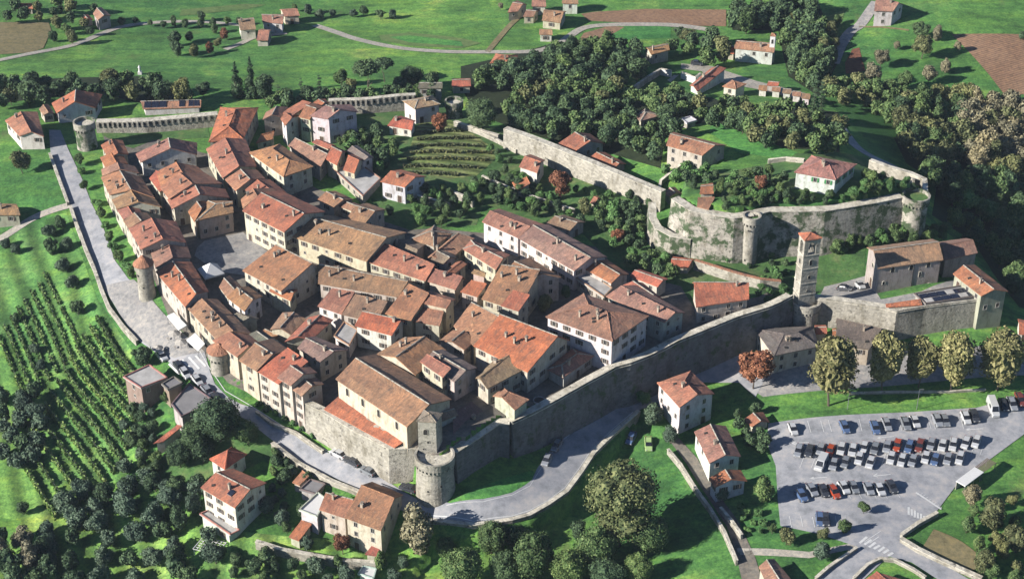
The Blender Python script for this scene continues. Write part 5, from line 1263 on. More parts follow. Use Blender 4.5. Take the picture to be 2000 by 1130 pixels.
tree(482,845,24,'mid','mid-green tree hanging over the ring road',big=bigM)
tree(350,885,27,'dark','dark bushy evergreen above the garden path',big=bigD)
tree(395,880,24,'dark','small dark evergreen near the thin orange roof')
tree(278,692,22,'dark','dark tree at the lower end of the market terrace')
tree(940,222,30,'dark','great dark round evergreen at the corner of the long wall',big=bigD)
tree(1275,808,22,'olive','grey-green tree left of the tall white gabled house')
tree(1255,775,18,'bright','bright green tree where the curved road meets the wall')
tree(1310,850,20,'olive','grey-green tree below the tall white gabled house')
tree(1490,955,26,'mid','round tree at the left edge of the car park')
tree(1410,965,15,'olive','small tree on the tan-roofed annexe corner')
tree(1688,990,13,'mid','little lone tree standing in the car park')
tree(1538,1045,17,'autumn','yellowing tree by the lower car park bays')
tree(1650,1028,14,'mid','small tree below the car park crossing')
tree(1608,1042,12,'autumn','thin tree beside the two lowest parked cars')
tree(1605,1075,20,'olive','grey-green tree on the verge by the crossroads')
tree(1900,965,20,'tan','bare round tree beside the white bus shelter')
tree(1940,1000,28,'autumn','loose yellow tree in the playground')
tree(1925,1095,24,'autumn','yellow bush at the lower right corner of the playground')
tree(1985,1050,24,'autumn','yellow-green tree at the right edge of the playground')
tree(1095,355,24,'rust','round rust-red tree beside the white cottage')
tree(1205,460,14,'rust','small rust-red tree in the garden below the castle')
tree(1486,355,14,'rust','small rust-red tree in the castle garden')
tree(857,237,15,'rust','dark red tree at the top of the terraced vineyard')
tree(1142,402,15,'autumn','yellow-green tree beside the tiny orange shed')
tree(1065,590,17,'autumn','yellow-green flowering tree between the red roof and the palazzo')
tree(1105,570,12,'mid','green tree in the shade of the long white house')
tree(40,312,22,'autumn','pale brown tree in the garden left of the upper road')
tree(1700,15,1,'shrub','x') if 0 else None
# field trees, right
FG = 'single trees in the right-hand meadow'
for (x, y, r, k), lb in zip([(1803,88,21,'autumn'),(1800,58,17,'dark'),(1831,64,12,'tan'),(1722,110,17,'tan'),(1706,140,19,'tan'),(1752,88,8,'tan'),(1871,90,9,'tan'),(1847,128,12,'tan'),(1815,142,16,'tan'),(1768,155,16,'mid'),(1995,70,8,'dark')],
  ['roundest olive tree in the meadow with a long shadow','dark tree just behind the roundest meadow tree','small brown tree near the tip of the ploughed field','brown tree left in the meadow, above another alike','brown tree nearest the rusty patch of ground','smallest tree in the meadow, standing alone','faint tree on the edge of the furrowed field','upper of the two brown trees above the wood edge','lower brown tree above the wood edge','green tree at the lower end of the meadow','dark bush at the right edge beside the furrowed field']):
    tree(x, y, r, k, lb, FG)
# far left fields
for (x, y, r, k), lb in zip([(103,70,10,'dark'),(140,70,13,'autumn'),(175,60,9,'dark'),(418,55,9,'dark'),(438,66,9,'rust'),(425,82,9,'autumn'),(410,92,9,'rust'),(378,98,11,'autumn'),(345,95,13,'dark'),(340,75,13,'dark'),(370,70,10,'dark'),(20,185,16,'autumn'),(118,18,8,'dark'),(978,12,7,'tan'),(1345,70,16,'autumn'),(1325,60,11,'dark')],
  ['narrow dark tree at the stubble field corner','brown-green tree beside the pale left road','small dark tree near the roadside farmhouse','dark tree left of the hilltop farm','rusty tree left of the hilltop farm','yellowish tree in the hilltop clump','lowest rusty tree in the hilltop clump','pale tall tree in front of the hilltop clump','dark tree at the left of the hilltop clump','widest dark tree of the hilltop clump','dark tree at the back of the hilltop clump','light tree at the left end of the northern wood','dark tree at the top left farm','brown cypress-like tree at the top edge','yellow tree on the edge of the second ploughed field','dark tree behind the second ploughed field']):
    tree(x, y, r, k, lb)
tree(460,155,20,'cone','tall dark conifer above the great hipped hall, left of three','tall conifers behind the north wall')
tree(490,150,22,'cone','tall dark conifer above the great hipped hall, middle of three','tall conifers behind the north wall')
tree(515,168,22,'dark','broad dark tree right of the tall conifers')
for (x, y, h_), lb in zip([(544,182,4.5),(588,172,5),(624,165,5),(668,165,5)],['shortest cypress, leftmost behind the north wall','second cypress from the left behind the north wall','cypress above the cream tenement','rightmost free-standing cypress behind the north wall']):
    tree(x, y, h_, 'cypress', lb, 'cypresses behind the north wall')
tree(1593,178,8,'cypress','left cypress beside the tomb chapels','pair of cypresses at the cemetery corner'); tree(1606,190,8,'cypress','right cypress beside the tomb chapels','pair of cypresses at the cemetery corner')
tree(715,140,26,'pine','umbrella pine with the widest crown behind the north wall'); tree(750,128,18,'pine','smaller umbrella pine right of the widest one')
tree(805,148,22,'dark','dark round tree right of the umbrella pines',big=bigD); tree(780,165,16,'dark','dark tree in front of the dark round one'); tree(685,165,15,'autumn','yellowish tree left of the umbrella pines')
# woods
tree(845,158,17,'dark','dark tree right above the dark shadowed building'); tree(665,150,15,'mid','green tree left of the yellowish one behind the north wall'); tree(600,178,13,'dark','dark tree among the cypresses behind the north wall')
tree(395,172,14,'dark','dark tree at the right end of the solar-panelled building'); tree(560,185,13,'dark','dark tree right of the shortest cypress')
grove([(0,160),(90,158),(150,155),(220,175),(215,195),(120,185),(0,205)], 20, (14,20), ['dark','dark','mid'], 'dark tree in the wood above the gate house', 'wood above the gate house', 3)
grove([(210,150),(270,150),(350,165),(370,195),(340,200),(220,190)], 22, (16,22), ['mid','autumn','dark'], 'olive-green tree in the wood above the solar-panelled building', 'wood above the solar-panelled building', 4, avoid=((262,180,400,215),))
grove([(525,190),(660,180),(850,172),(850,186),(660,196),(530,205)], 16, (11,16), ['dark','dark','mid'], 'small dark tree in the hedge behind the north wall', 'dark hedge trees behind the north wall', 5)
grove([(905,140),(1010,115),(1105,85),(1180,85),(1250,85),(1262,130),(1200,165),(1080,150),(1000,170),(930,160)], 20, (15,22), ['dark','dark','dark','mid'], 'dark tree in the wood between the far road and the long wall', 'dark wood below the far road', 6, avoid=((950,95,1020,128),(875,140,925,175),(1250,80,1320,112)))
grove([(1010,170),(1080,155),(1190,160),(1235,180),(1180,195),(1020,190)], 19, (15,19), ['mid','autumn','mid'], 'sunlit yellow-green tree in the middle of the wood', 'sunlit trees in the middle of the wood', 7)
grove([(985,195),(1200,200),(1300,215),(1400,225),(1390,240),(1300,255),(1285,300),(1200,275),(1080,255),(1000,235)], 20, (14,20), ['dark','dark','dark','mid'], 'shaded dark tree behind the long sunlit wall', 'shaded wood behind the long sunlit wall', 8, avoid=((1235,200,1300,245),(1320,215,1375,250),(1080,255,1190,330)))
grove([(1240,185),(1330,175),(1370,190),(1480,200),(1560,205),(1640,235),(1645,290),(1560,285),(1480,270),(1400,225),(1260,215)], 19, (14,19), ['mid','dark','autumn','mid'], 'mixed tree in the wood below the cemetery', 'wood below the cemetery', 9, avoid=((1335,130,1420,195),(1405,150,1460,190),(1480,150,1590,205)))
grove([(1300,85),(1380,60),(1420,75),(1440,120),(1320,105)], 18, (13,18), ['autumn','dark','mid'], 'tree on the bank left of the convent-like house', 'trees left of the convent-like house', 10, avoid=((1420,70,1520,120),))
grove([(1420,5),(1590,0),(1610,60),(1625,130),(1590,165),(1540,135),(1530,75),(1510,50),(1430,45)], 19, (14,20), ['dark','dark','mid','dark'], 'dark tree in the wooded gully left of the valley road', 'wooded gully left of the valley road', 11, avoid=((1425,60,1520,125),))
grove([(1620,150),(1700,158),(1780,175),(1810,210),(1790,240),(1750,235),(1680,200),(1625,185)], 19, (13,18), ['mid','autumn','mid'], 'olive-green tree in the belt above the mown lawn', 'tree belt above the mown lawn', 12)
grove([(1755,195),(1860,175),(1890,200),(1880,300),(1800,300),(1760,270)], 22, (16,23), ['mid','dark','autumn'], 'mixed tree right of the mown lawn', 'trees right of the mown lawn', 13)
grove([(1885,185),(1960,200),(2020,215),(2020,340),(1900,320),(1880,260)], 24, (20,28), ['tan','autumn','tan'], 'pale tan tree in the autumn wood on the right', 'autumn wood on the right', 14)
grove([(1800,320),(1880,330),(2020,345),(2020,430),(1960,430),(1900,395),(1830,370)], 24, (19,26), ['dark','mid','bright'], 'x', 'valley wood right of the castle', 15)
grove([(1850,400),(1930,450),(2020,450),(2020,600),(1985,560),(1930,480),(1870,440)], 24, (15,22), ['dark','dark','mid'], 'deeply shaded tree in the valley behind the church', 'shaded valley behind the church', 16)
grove([(100,985),(240,915),(330,950),(390,985),(420,1060),(420,1130),(70,1135)], 32, (17,24), ['olive','olive','dark'], 'grey-green olive tree in the grove at the lower left', 'olive grove at the lower left', 17)
grove([(190,890),(300,930),(390,930),(380,970),(250,935)], 34, (15,20), ['olive'], 'olive tree between the vine rows and the white villa', 'olives beside the vine rows', 18)
grove([(420,1070),(560,1085),(700,1100),(790,1080),(800,1130),(430,1135)], 26, (11,18), ['mid','olive','dark'], 'bush in the rough ground at the bottom edge', 'rough bushes at the bottom edge', 19, 'bush', 'bush', avoid=((690,1095,745,1135),))
grove([(0,770),(75,760),(80,850),(60,900),(0,900)], 24, (15,20), ['dark','olive'], 'dark tree at the left edge beside the vine rows', 'dark trees at the left edge', 20)
grove([(0,1040),(90,1060),(90,1130),(0,1130)], 28, (18,26), ['dark','tan'], 'dark tree in the bottom left corner', 'bottom left corner trees', 21)
grove([(670,255),(740,250),(780,290),(740,330),(700,300),(660,270)], 17, (9,13), ['mid','dark','bright'], 'garden tree behind the tall white tenement', 'garden trees behind the tenements', 22)
grove([(790,360),(880,370),(960,350),(1000,385),(930,400),(860,440),(800,420)], 19, (8,12), ['bright','dark','mid'], 'bush on the green slope above the main street', 'bushes on the green slope', 23, 'bush', 'bush')
grove([(1150,395),(1260,405),(1250,440),(1270,480),(1330,505),(1310,540),(1230,510),(1190,480)], 18, (10,15), ['mid','dark','bright'], 'garden tree below the castle bastion', 'garden trees below the castle', 24, avoid=((1300,495,1365,525),))
grove([(1365,370),(1440,375),(1520,380),(1560,365),(1640,390),(1750,370),(1790,355),(1700,330),(1560,385)], 17, (7,11), ['bright','mid','dark'], 'bush in the castle garden behind the battlement', 'bushes in the castle garden', 25, 'bush', 'bush', avoid=((1540,300,1680,378),))
grove([(1300,300),(1430,340),(1500,330),(1540,345),(1530,375),(1400,355),(1290,340)], 18, (8,13), ['mid','dark','bright'], 'garden tree between the two castle villas', 'garden trees between the castle villas', 26, avoid=((1295,260,1425,325),(1360,355,1400,415)))
grove([(1620,470),(1700,450),(1760,445),(1850,440),(1850,460),(1760,470),(1690,478),(1640,490)], 15, (8,13), ['bright','mid'], 'bush on the steep bank above the church', 'bushes on the bank above the church', 27, 'bush', 'bush')
grove([(1380,470),(1440,480),(1530,500),(1545,540),(1500,530),(1400,500)], 18, (5,9), ['bush','shrub'], 'ivy-like shrub at the foot of the castle wall', 'shrubs at the foot of the castle wall', 28, 'shrub', 'shrub')
grove([(960,385),(1010,330),(1100,400),(1140,430),(1080,425),(1000,405)], 15, (6,11), ['bright','mid','dark'], '', 'bushes in the gardens below the long wall', 32, 'bush', 'bush')
grove([(900,255),(985,300),(1010,310),(1080,345),(1200,380),(1270,395),(1250,410),(1150,385),(1050,350),(960,310)], 14, (6,9), ['mid','dark','bright'], '', 'bushes along the foot of the long wall', 33, 'bush', 'bush', avoid=((1005,300,1070,370),))
grove([(1290,280),(1180,290),(1060,265),(1000,240),(1010,225),(1180,265),(1290,250)], 17, (11,16), ['dark','mid','dark'], '', 'wood close behind the long wall', 34, avoid=((1080,255,1225,330),))
grove([(1330,330),(1420,345),(1500,360),(1560,372),(1680,380),(1780,360),(1800,375),(1640,392),(1440,408),(1360,395)], 13, (6,9), ['mid','bright','dark'], '', 'bushes along the castle battlement', 35, 'bush', 'bush', avoid=((1540,300,1680,378),(1360,355,1400,415)))
grove([(1380,450),(1340,430),(1330,455),(1345,490),(1440,480)], 13, (5,8), ['bush'], '', 'ivy clumps on the bastion platform', 36, 'bush', 'bush')
grove([(640,290),(700,340),(740,400),(760,420),(790,350),(760,300),(700,250)], 16, (7,11), ['mid','dark','bright'], '', 'bushes above the lane of the white villa', 37, 'bush', 'bush', avoid=((735,320,835,400),(640,300,745,390)))
grove([(250,770),(300,800),(300,860),(340,900),(300,930),(270,900),(240,830)], 17, (8,13), ['mid','olive','dark'], '', 'bushes below the brick building', 38, 'bush', 'bush', avoid=((230,700,330,790),))
grove([(520,870),(600,930),(660,960),(620,1000),(560,1040),(520,1000),(530,930)], 17, (8,13), ['mid','olive','dark'], '', 'bushes in the lower gardens', 39, 'bush', 'bush', avoid=((560,930,690,1050),(390,870,530,1070)))
grove([(1520,20),(1640,30),(1625,130),(1600,90)], 16, (9,13), ['mid','autumn'], '', 'scrub beside the valley road', 40, 'bush', 'bush')
grove([(190,0),(10,0),(0,40),(80,38),(110,60),(190,50)], 19, (9,13), ['dark','mid','autumn'], '', 'copse at the top left', 41)
grove([(1870,980),(1990,960),(1990,1130),(1950,1130),(1900,1050)], 26, (10,16), ['autumn','mid'], '', 'playground bushes', 42, 'bush', 'bush')
grove([(230,40),(400,30),(470,42),(400,48),(300,50)], 15, (6,9), ['dark','mid'], '', 'hedge above the left field road', 43, 'bush', 'bush')
grove([(560,12),(700,18),(780,30),(760,36),(600,26)], 16, (6,9), ['dark','mid','olive'], '', 'hedge across the far field', 44, 'bush', 'bush')
grove([(1440,800),(1490,790),(1500,830),(1495,880),(1450,870)], 18, (9,14), ['dark'], 'dark garden tree between the white house and the car park', 'dark garden trees left of the car park', 29, avoid=((1445,800,1500,835),))
grove([(1440,985),(1490,1000),(1515,1030),(1460,1040)], 14, (7,10), ['bush','mid'], 'bright green bush at the left corner of the car park', 'bushes left of the car park', 30, 'bush', 'bush')
grove([(1510,520),(1540,580),(1500,590),(1480,570)], 12, (7,10), ['bright'], 'palm-like bush left of the bell tower', 'bushes left of the bell tower', 31, 'bush', 'bush')
for i, (x, y, r) in enumerate([(155,310,11),(160,335,10),(163,360,10),(190,395,11),(196,415,11),(205,440,10),(214,462,11),(222,480,13),(232,500,13),(247,520,14),(256,535,9)]):
    tree(x, y, r, 'bush' if i % 2 else 'mid', ORDN[i]+' bush from the gate tower in the hedge beside the west road', 'hedge bushes beside the west road', 'bush', 'bush')
for i, (x, y, r) in enumerate([(505,790,8),(520,798,8),(538,808,9),(556,820,9),(572,828,8),(590,838,8),(610,852,7)]):
    tree(x, y, r, 'shrub' if i % 2 else 'bush', ORDN[i]+' shrub from the street bastion on the verge below the row', 'verge shrubs below the ring road row', 'shrub', 'shrub')
for i, (x, y, r) in enumerate([(118,435,13),(95,450,14),(130,475,14),(100,480,16),(122,518,15),(140,550,15),(150,600,15),(30,485,12),(10,475,11),(30,620,10),(68,680,12),(80,712,11)]):
    tree(x, y, r, 'olive' if i % 3 else 'dark', ORDN[i]+' olive from the top on the slope below the west road', 'olives on the slope below the west road')
for (x, y, r, k), lb in zip([(540,900,14,'dark'),(560,925,16,'dark'),(520,985,18,'olive'),(550,1010,18,'olive'),(590,1000,14,'dark'),(600,1060,15,'olive'),(668,1058,20,'rust'),(385,940,17,'dark'),(250,945,26,'olive'),(345,945,20,'dark'),(325,775,12,'mid'),(370,790,10,'dark'),(280,840,14,'dark'),(260,860,14,'dark'),(305,905,12,'dark'),(45,990,14,'dark')],
  ['dark bush left of the road parapet','dark tree by the little brown shed','grey-green tree right of the tall white villa','olive tree in front of the tall white villa','dark tree in the lower garden near the grey shed','olive tree beside the terracotta lean-to','rust-brown tree in front of the old cream house','dark tree behind the tall white villa','largest olive at the top of the grove','dark tree in the shade of the white villa','bush behind the old brick building','dark bush by the flat annexe','dark tree at the upper end of the garden path','dark tree left of the garden path','small dark tree at the path end','dark tree by the pale path at the left edge']):
    tree(x, y, r, k, lb)
for i, (x, y, r) in enumerate([(985,330,11),(965,345,14),(925,355,10),(1230,380,10),(1170,430,9)]):
    tree(x, y, r, 'dark', ORDN[i]+' dark tree right of the terraced vineyard, counted downhill', 'garden trees right of the terraced vineyard')
left = 296 - sum(1 for o in bpy.data.objects if o.parent is None and o.name.split('.')[0] == 'tree')
tq = sorted([q for q in QUEUE if q[6] == 'tree'], key=lambda q: -q[2]); rest = []
for q in QUEUE:
    if q[6] != 'tree': tree(*q)
for q in tq[:max(left, 0)]: tree(*q)
rest = tq[max(left, 0):]
# the woods' remaining, smaller trees as one mass
if rest:
    LOW = {}; V = []; Fq = []; MI = []; mats = []; n0 = 0
    for (x, y, r, kd, lb, group, name, cat) in rest:
        lf, shp, sz, th = KIND[kd]; vi = random.Random(int(x*7+y)).randrange(2)
        if (lf, vi) not in LOW:
            me = crown_mesh('crown', LEAF[lf], 900+len(LOW), 14, 800, .15, 1.0, sz); a = np.empty(len(me.vertices)*3); me.vertices.foreach_get('co', a)
            ls = np.empty(len(me.polygons), int); lt = np.empty(len(me.polygons), int); me.polygons.foreach_get('loop_start', ls); me.polygons.foreach_get('loop_total', lt)
            LOW[(lf, vi)] = (a.reshape(-1, 3), [tuple(range(s, s+t)) for s, t in zip(ls, lt)]); bpy.data.meshes.remove(me)
        a, fs = LOW[(lf, vi)]; gx_, gy_, gz_ = G(x, y, 0); s = F/(gy_*CT+(CH-gz_)*ST); R_ = r/s; ce = R_*sz*(1+th); gx_, gy_, gz_ = G(x, y, ce)
        an = (x*3.1+y) % 6.28; c_, s_ = math.cos(an), math.sin(an); b = a*R_; b = np.column_stack([b[:,0]*c_-b[:,1]*s_+gx_, b[:,0]*s_+b[:,1]*c_+gy_, b[:,2]+gz_+ce]); V.append(b)
        Fq += [tuple(i+n0 for i in f) for f in fs]; n0 += len(b)
        if LEAF[lf] not in mats: mats.append(LEAF[lf])
        MI += [mats.index(LEAF[lf])]*len(fs)
    me = bpy.data.meshes.new('distant_wood'); me.from_pydata(np.vstack(V).tolist(), [], Fq)
    for m_ in mats: me.materials.append(m_)
    me.polygons.foreach_set('material_index', MI); me.update(); tag(mk('distant_wood', me), kind='stuff')
print('trees', ntree, 'rest', len(rest))

# vines
def vine_row(px0, px1, label, group, t='p', hgt=1.1, dens=10, leaf='vine', seed=0):
    a = G(*T(t, *px0)); b = G(*T(t, *px1)); L = math.dist(a[:2], b[:2]); rnd = random.Random(seed); c = ((a[0]+b[0])/2, (a[1]+b[1])/2); org = (*c, H(*c))
    root = empty('vine_row', org, label, 'vine row', group); m = MB(org); p = MB(org)
    for _ in range(int(L*dens)):
        u = rnd.random(); x, y = a[0]+(b[0]-a[0])*u+rnd.uniform(-.4,.4), a[1]+(b[1]-a[1])*u+rnd.uniform(-.4,.4)
        if math.sin(u*L*1.1+seed)+math.sin(u*L*.37+seed) < -1.7: continue
        z = H(x, y)+rnd.uniform(.15, hgt); n = Vector([rnd.gauss(0,1) for _ in range(3)]).normalized(); s = n.orthogonal().normalized(); q = n.cross(s); k = rnd.uniform(.18, .42); P = Vector((x, y, z))
        m.face([P-s*k, P-q*k, P+s*k, P+q*k], LEAF[leaf])
    for k in range(int(L/5)+1):
        u = k/max(1, int(L/5)); x, y = a[0]+(b[0]-a[0])*u, a[1]+(b[1]-a[1])*u; p.box((x, y), .1, .1, H(x, y)-.2, H(x, y)+hgt+.25, M['bark'])
    nw = max(1, int(L/4))
    for k in range(nw):
        q0, q1 = lerp(a[:2], b[:2], k/nw), lerp(a[:2], b[:2], (k+1)/nw); d = Vector((q1[0]-q0[0], q1[1]-q0[1])).normalized(); s_ = Vector((-d.y, d.x))*.02
        za, zb_ = H(*q0)+hgt, H(*q1)+hgt; p.prism([(q0[0]-s_.x,q0[1]-s_.y),(q1[0]-s_.x,q1[1]-s_.y),(q1[0]+s_.x,q1[1]+s_.y),(q0[0]+s_.x,q0[1]+s_.y)], [za,zb_,zb_,za], [za+.04,zb_+.04,zb_+.04,za+.04], M['steel'])
    m.build('leaves', root); p.build('posts', root)
ORD = ['first','second','third','fourth','fifth','sixth','seventh','eighth','ninth','tenth','eleventh','twelfth','thirteenth','fourteenth','fifteenth','sixteenth']
VR = []
for k in range(13):
    t = k/12; q = lambda p, m_, e: ((1-t)**2*p[0]+2*t*(1-t)*m_[0]+t*t*e[0], (1-t)**2*p[1]+2*t*(1-t)*m_[1]+t*t*e[1])
    VR.append((q((190,625),(110,730),(40,900)), q((262,735),(290,930),(110,1015))))
for i, (a, b) in enumerate(VR): vine_row(a, b, ORD[i]+' vine row from the road side on the lower left slope', 'vine rows on the lower left slope', seed=i, dens=50, hgt=1.4)
for k in range(8):
    vine_row((-4+k*13, 655-k*17), (52+k*15, 790-k*15), ORD[k]+' low crop row from the left edge on the upper slope', 'low crop rows on the upper left slope', seed=80+k, dens=22, hgt=.8)
for i, (a, b) in enumerate([((822,262),(905,258)),((815,276),(925,272)),((808,289),(945,288)),((800,302),(960,302)),((795,315),(955,316)),((788,328),(935,330)),((785,340),(900,344))]):
    vine_row(a, b, ORD[i]+' terrace vine row counted down from the villa at the north wall', 'vine rows on the walled terrace', seed=40+i, leaf='autumn', dens=20)
# rough grass tufts on the slopes read as one mass
def tufts(name, poly, n, mat, size=(.15,.45), seed=0):
    rnd = random.Random(seed); W = gp(poly); A = np.array(W); m = MB((*W[0], H(*W[0]))); k = 0
    while k < n:
        x, y = rnd.uniform(A[:,0].min(), A[:,0].max()), rnd.uniform(A[:,1].min(), A[:,1].max())
        if not inside(np.array([x]), np.array([y]), W)[0]: continue
        if math.sin(x*.31+seed)*math.sin(y*.27)+math.sin(x*.11)*math.cos(y*.13) + rnd.uniform(-.6,.6) < -.1: k += 1; continue
        k += 1; s = rnd.uniform(*size); a = rnd.uniform(0, 3.14); d = Vector((math.cos(a), math.sin(a), 0))*s; z = H(x, y)
        t = Vector((rnd.uniform(-.1,.1), rnd.uniform(-.1,.1), s*.9)); P = Vector((x, y, z-.03)); m.face([P-d, P+d, P+t+d*.5, P+t-d*.5], mat)
    tag(m.build(name), kind='stuff')
tufts('slope_grass', [(0,480),(130,420),(190,560),(260,660),(240,720),(330,900),(200,960),(60,980),(0,780)], 30000, LEAF['bright'], seed=1)
tufts('meadow_grass', [(1245,830),(1190,890),(1110,970),(1060,1020),(1100,1130),(1440,1110),(1400,980),(1310,860)], 16000, LEAF['bright'], (.12,.35), 2)
tufts('verge_grass', [(1500,780),(1650,775),(1900,765),(1900,790),(1650,805),(1505,820)], 5000, LEAF['mid'], (.15,.4), 3)
tufts('garden_undergrowth', [(760,350),(930,350),(1150,440),(1250,520),(1240,400),(1050,400),(900,250),(650,240),(700,320)], 24000, LEAF['mid'], (.2,.6), 4)
tufts('castle_undergrowth', [(1330,390),(1470,415),(1700,395),(1800,378),(1700,320),(1330,360)], 12000, LEAF['mid'], (.2,.6), 5)
tufts('bank_undergrowth', [(1350,500),(1560,570),(1690,500),(1840,450),(1800,430),(1620,470),(1480,515)], 14000, LEAF['bright'], (.2,.6), 6)
tufts('grove_undergrowth', [(60,985),(230,920),(400,1000),(600,1050),(760,1060),(780,1130),(40,1130)], 20000, LEAF['bright'], (.15,.5), 7)
tufts('field_grass', [(0,130),(300,80),(600,60),(900,110),(850,130),(500,130),(380,190),(200,150),(0,160)], 12000, LEAF['bright'], (.15,.4), 8)
tufts('right_meadow_grass', [(1680,60),(1860,60),(1960,190),(1850,170),(1700,140)], 6000, LEAF['bright'], (.15,.4), 9)

# ---------------------------------------------------------------- cars
def car_paint(n, c):
    m, nt, b = newmat(n); b.inputs['Base Color'].default_value = (*c, 1); b.inputs['Roughness'].default_value = .3; b.inputs['Coat Weight'].default_value = .5; b.inputs['Metallic'].default_value = .25; return m
CC = dict(white=(.42,.42,.415), silver=(.22,.23,.245), grey=(.16,.17,.18), dark=(.035,.038,.045), blue=(.07,.11,.20), red=(.30,.05,.02), maroon=(.14,.035,.025), green=(.30,.42,.16))
CP_ = {k: car_paint(k+'_car_paint', v) for k, v in CC.items()}
tyre = mat_plain('tyre_rubber', (.02,.02,.02), .8, 0, .1); lamp = mat_plain('lamp_glass', (.6,.6,.58), .15, 0, .05); rlamp = mat_plain('tail_lamp_glass', (.35,.02,.02), .2, 0, .05)
def loft(mb, secs, mat):
    rings = []
    for y, hw, z0, z1, rr in secs:
        rings.append([(-hw, y, z0), (-hw*1.02, y, z0+(z1-z0)*.45), (-hw+rr, y, z1), (hw-rr, y, z1), (hw*1.02, y, z0+(z1-z0)*.45), (hw, y, z0)])
    for a, b in zip(rings, rings[1:]):
        for k in range(5): mb.face([a[k], b[k], b[k+1], a[k+1]], mat)
    mb.face(rings[0], mat); mb.face(rings[-1][::-1], mat)
PROTO = {}
def car_meshes(color, kind):
    if (color, kind) in PROTO: return PROTO[(color, kind)]
    p = CP_[color]; body = MB(); gl = MB()
    if kind == 'car':
        loft(body, [(-2.05,.72,.35,.62,.1),(-1.95,.82,.25,.78,.12),(-1.2,.86,.22,.88,.12),(-.9,.87,.22,.92,.1),(1.2,.87,.22,.96,.1),(1.9,.84,.25,.92,.12),(2.05,.76,.35,.8,.1)], p)
        loft(gl, [(-1.05,.74,.88,.90,.05),(-.35,.70,.90,1.36,.12),(1.1,.70,.92,1.40,.12),(1.75,.70,.90,.98,.1)], M['glass'])
        body.prism([(-.58,-.32),(.58,-.32),(.58,1.12),(-.58,1.12)], 1.37, 1.44, p)
        for sx in (-1, 1):
            body.prism([(sx*.70,.28),(sx*.78,.28),(sx*.78,.36),(sx*.70,.36)][::sx], .9, 1.36, p)
    else:
        loft(body, [(-2.6,.8,.35,.9,.1),(-2.45,.92,.25,1.05,.12),(-1.7,.95,.25,1.15,.1),(-1.0,.95,.25,2.0,.15),(-.8,.96,.25,2.1,.15),(2.5,.96,.25,2.1,.15),(2.6,.93,.3,2.0,.15)], p)
        loft(gl, [(-1.75,.8,1.16,1.18,.1),(-1.06,.82,1.2,2.0,.16),(-1.02,.82,1.2,2.0,.16)], M['glass'])
        for sx in (-1, 1): gl.prism([(sx*.97,-.8),(sx*.985,-.8),(sx*.985,.3),(sx*.97,.3)][::sx], 1.2, 1.75, M['glass'])
    w = MB(); n = 14
    for k in range(n):
        t0, t1 = 2*math.pi*k/n, 2*math.pi*(k+1)/n; P = lambda t, r, x: (x, r*math.cos(t), r*math.sin(t))
        w.face([P(t0,.32,-.11),P(t1,.32,-.11),P(t1,.32,.11),P(t0,.32,.11)], tyre)
        for x in (-.11, .11): w.face([P(t0,.32,x),P(t1,.32,x),P(t1,.2,x)], tyre); w.face([P(t0,.32,x),P(t1,.2,x),P(t0,.2,x)], tyre); w.face([P(t0,.2,x*1.02),P(t1,.2,x*1.02),(x*1.15,0,0)], M['steel'])
    hl = MB(); hl.box((0,0), .34, .12, -.08, .08, lamp); tl = MB(); tl.box((0,0), .3, .1, -.09, .09, rlamp)
    PROTO[(color, kind)] = tuple(m.mesh(n_) for m, n_ in ((body,'body'),(gl,'windows'),(w,'wheel'),(hl,'headlight'),(tl,'tail_light'))); return PROTO[(color, kind)]
def car(t, x, y, hx, hy, color, label, kind='car', group=None, name='parked_car', cat='car'):
    """hx, hy: where the nose points, in survey pixels"""
    px, py = T(t, x, y); g = G(px, py, .7); k = TILES[t][2]; b = xy(px+hx, py+hy, g[2]); a = xy(px, py, g[2]); jr = random.Random(int(px*13+py*7)); rz = math.atan2(b[1]-a[1], b[0]-a[0]) + math.pi/2 + jr.uniform(-.06, .06)
    g = (g[0]+jr.uniform(-.2,.2), g[1]+jr.uniform(-.35,.35), g[2])
    e = 1.2; zf = [H(g[0]+math.cos(rz-math.pi/2)*q, g[1]+math.sin(rz-math.pi/2)*q) for q in (-e, e)]
    r = empty(name, (g[0], g[1], g[2]+.13), label, cat, group, rz); r.scale = (1.1*jr.uniform(.95,1.03), 1.1*jr.uniform(.9,1.08), 1.1*jr.uniform(.95,1.12)); r.rotation_euler = (-math.atan2(zf[1]-zf[0], 2*e), 0, rz)
    me = car_meshes(color, kind); big = kind != 'car'
    mk('body', me[0], r); mk('windows', me[1], r)
    for sx in (-1, 1):
        for yy in ((-1.3, 1.3) if not big else (-1.75, 1.6)): o = mk('wheel', me[2], r); o.location = (sx*.8*(1.1 if big else 1), yy, .32)
        o = mk('headlight', me[3], r); o.location = (sx*.55, -2.02 if not big else -2.56, .64 if not big else .8)
        o = mk('tail_light', me[4], r); o.location = (sx*.6, 2.0 if not big else 2.6, .78 if not big else 1.1)
    return r
PK = 'cars parked in the car park'
r1 = [(140,305,'white','white car alone at the left end of the top row'),(425,294,'blue','blue car alone in the top row, second from the left'),(592,292,'blue','dark blue car beside a silver one in the top row'),(655,282,'silver','silver car beside the dark blue one in the top row'),
 (760,268,'grey','grey car tight beside a white one in the middle of the top row'),(810,264,'white','long white car in the middle of the top row'),(932,264,'silver','pale silver car, left of a pair in the top row'),(980,262,'grey','dull grey car, right of a pair in the top row'),(1088,244,'white','white car left of a dark one near the right of the top row'),(1140,232,'dark','dark car right of a white one near the right of the top row'),
 (1298,172,'dark','dark car just right of the white van'),(1345,162,'silver','silver car second right of the white van'),(1388,140,'maroon','dark red car at the right end of the top row')]
for x, y, c, lb in r1: car('34', x, y, 12, 24, c, lb, group=PK)
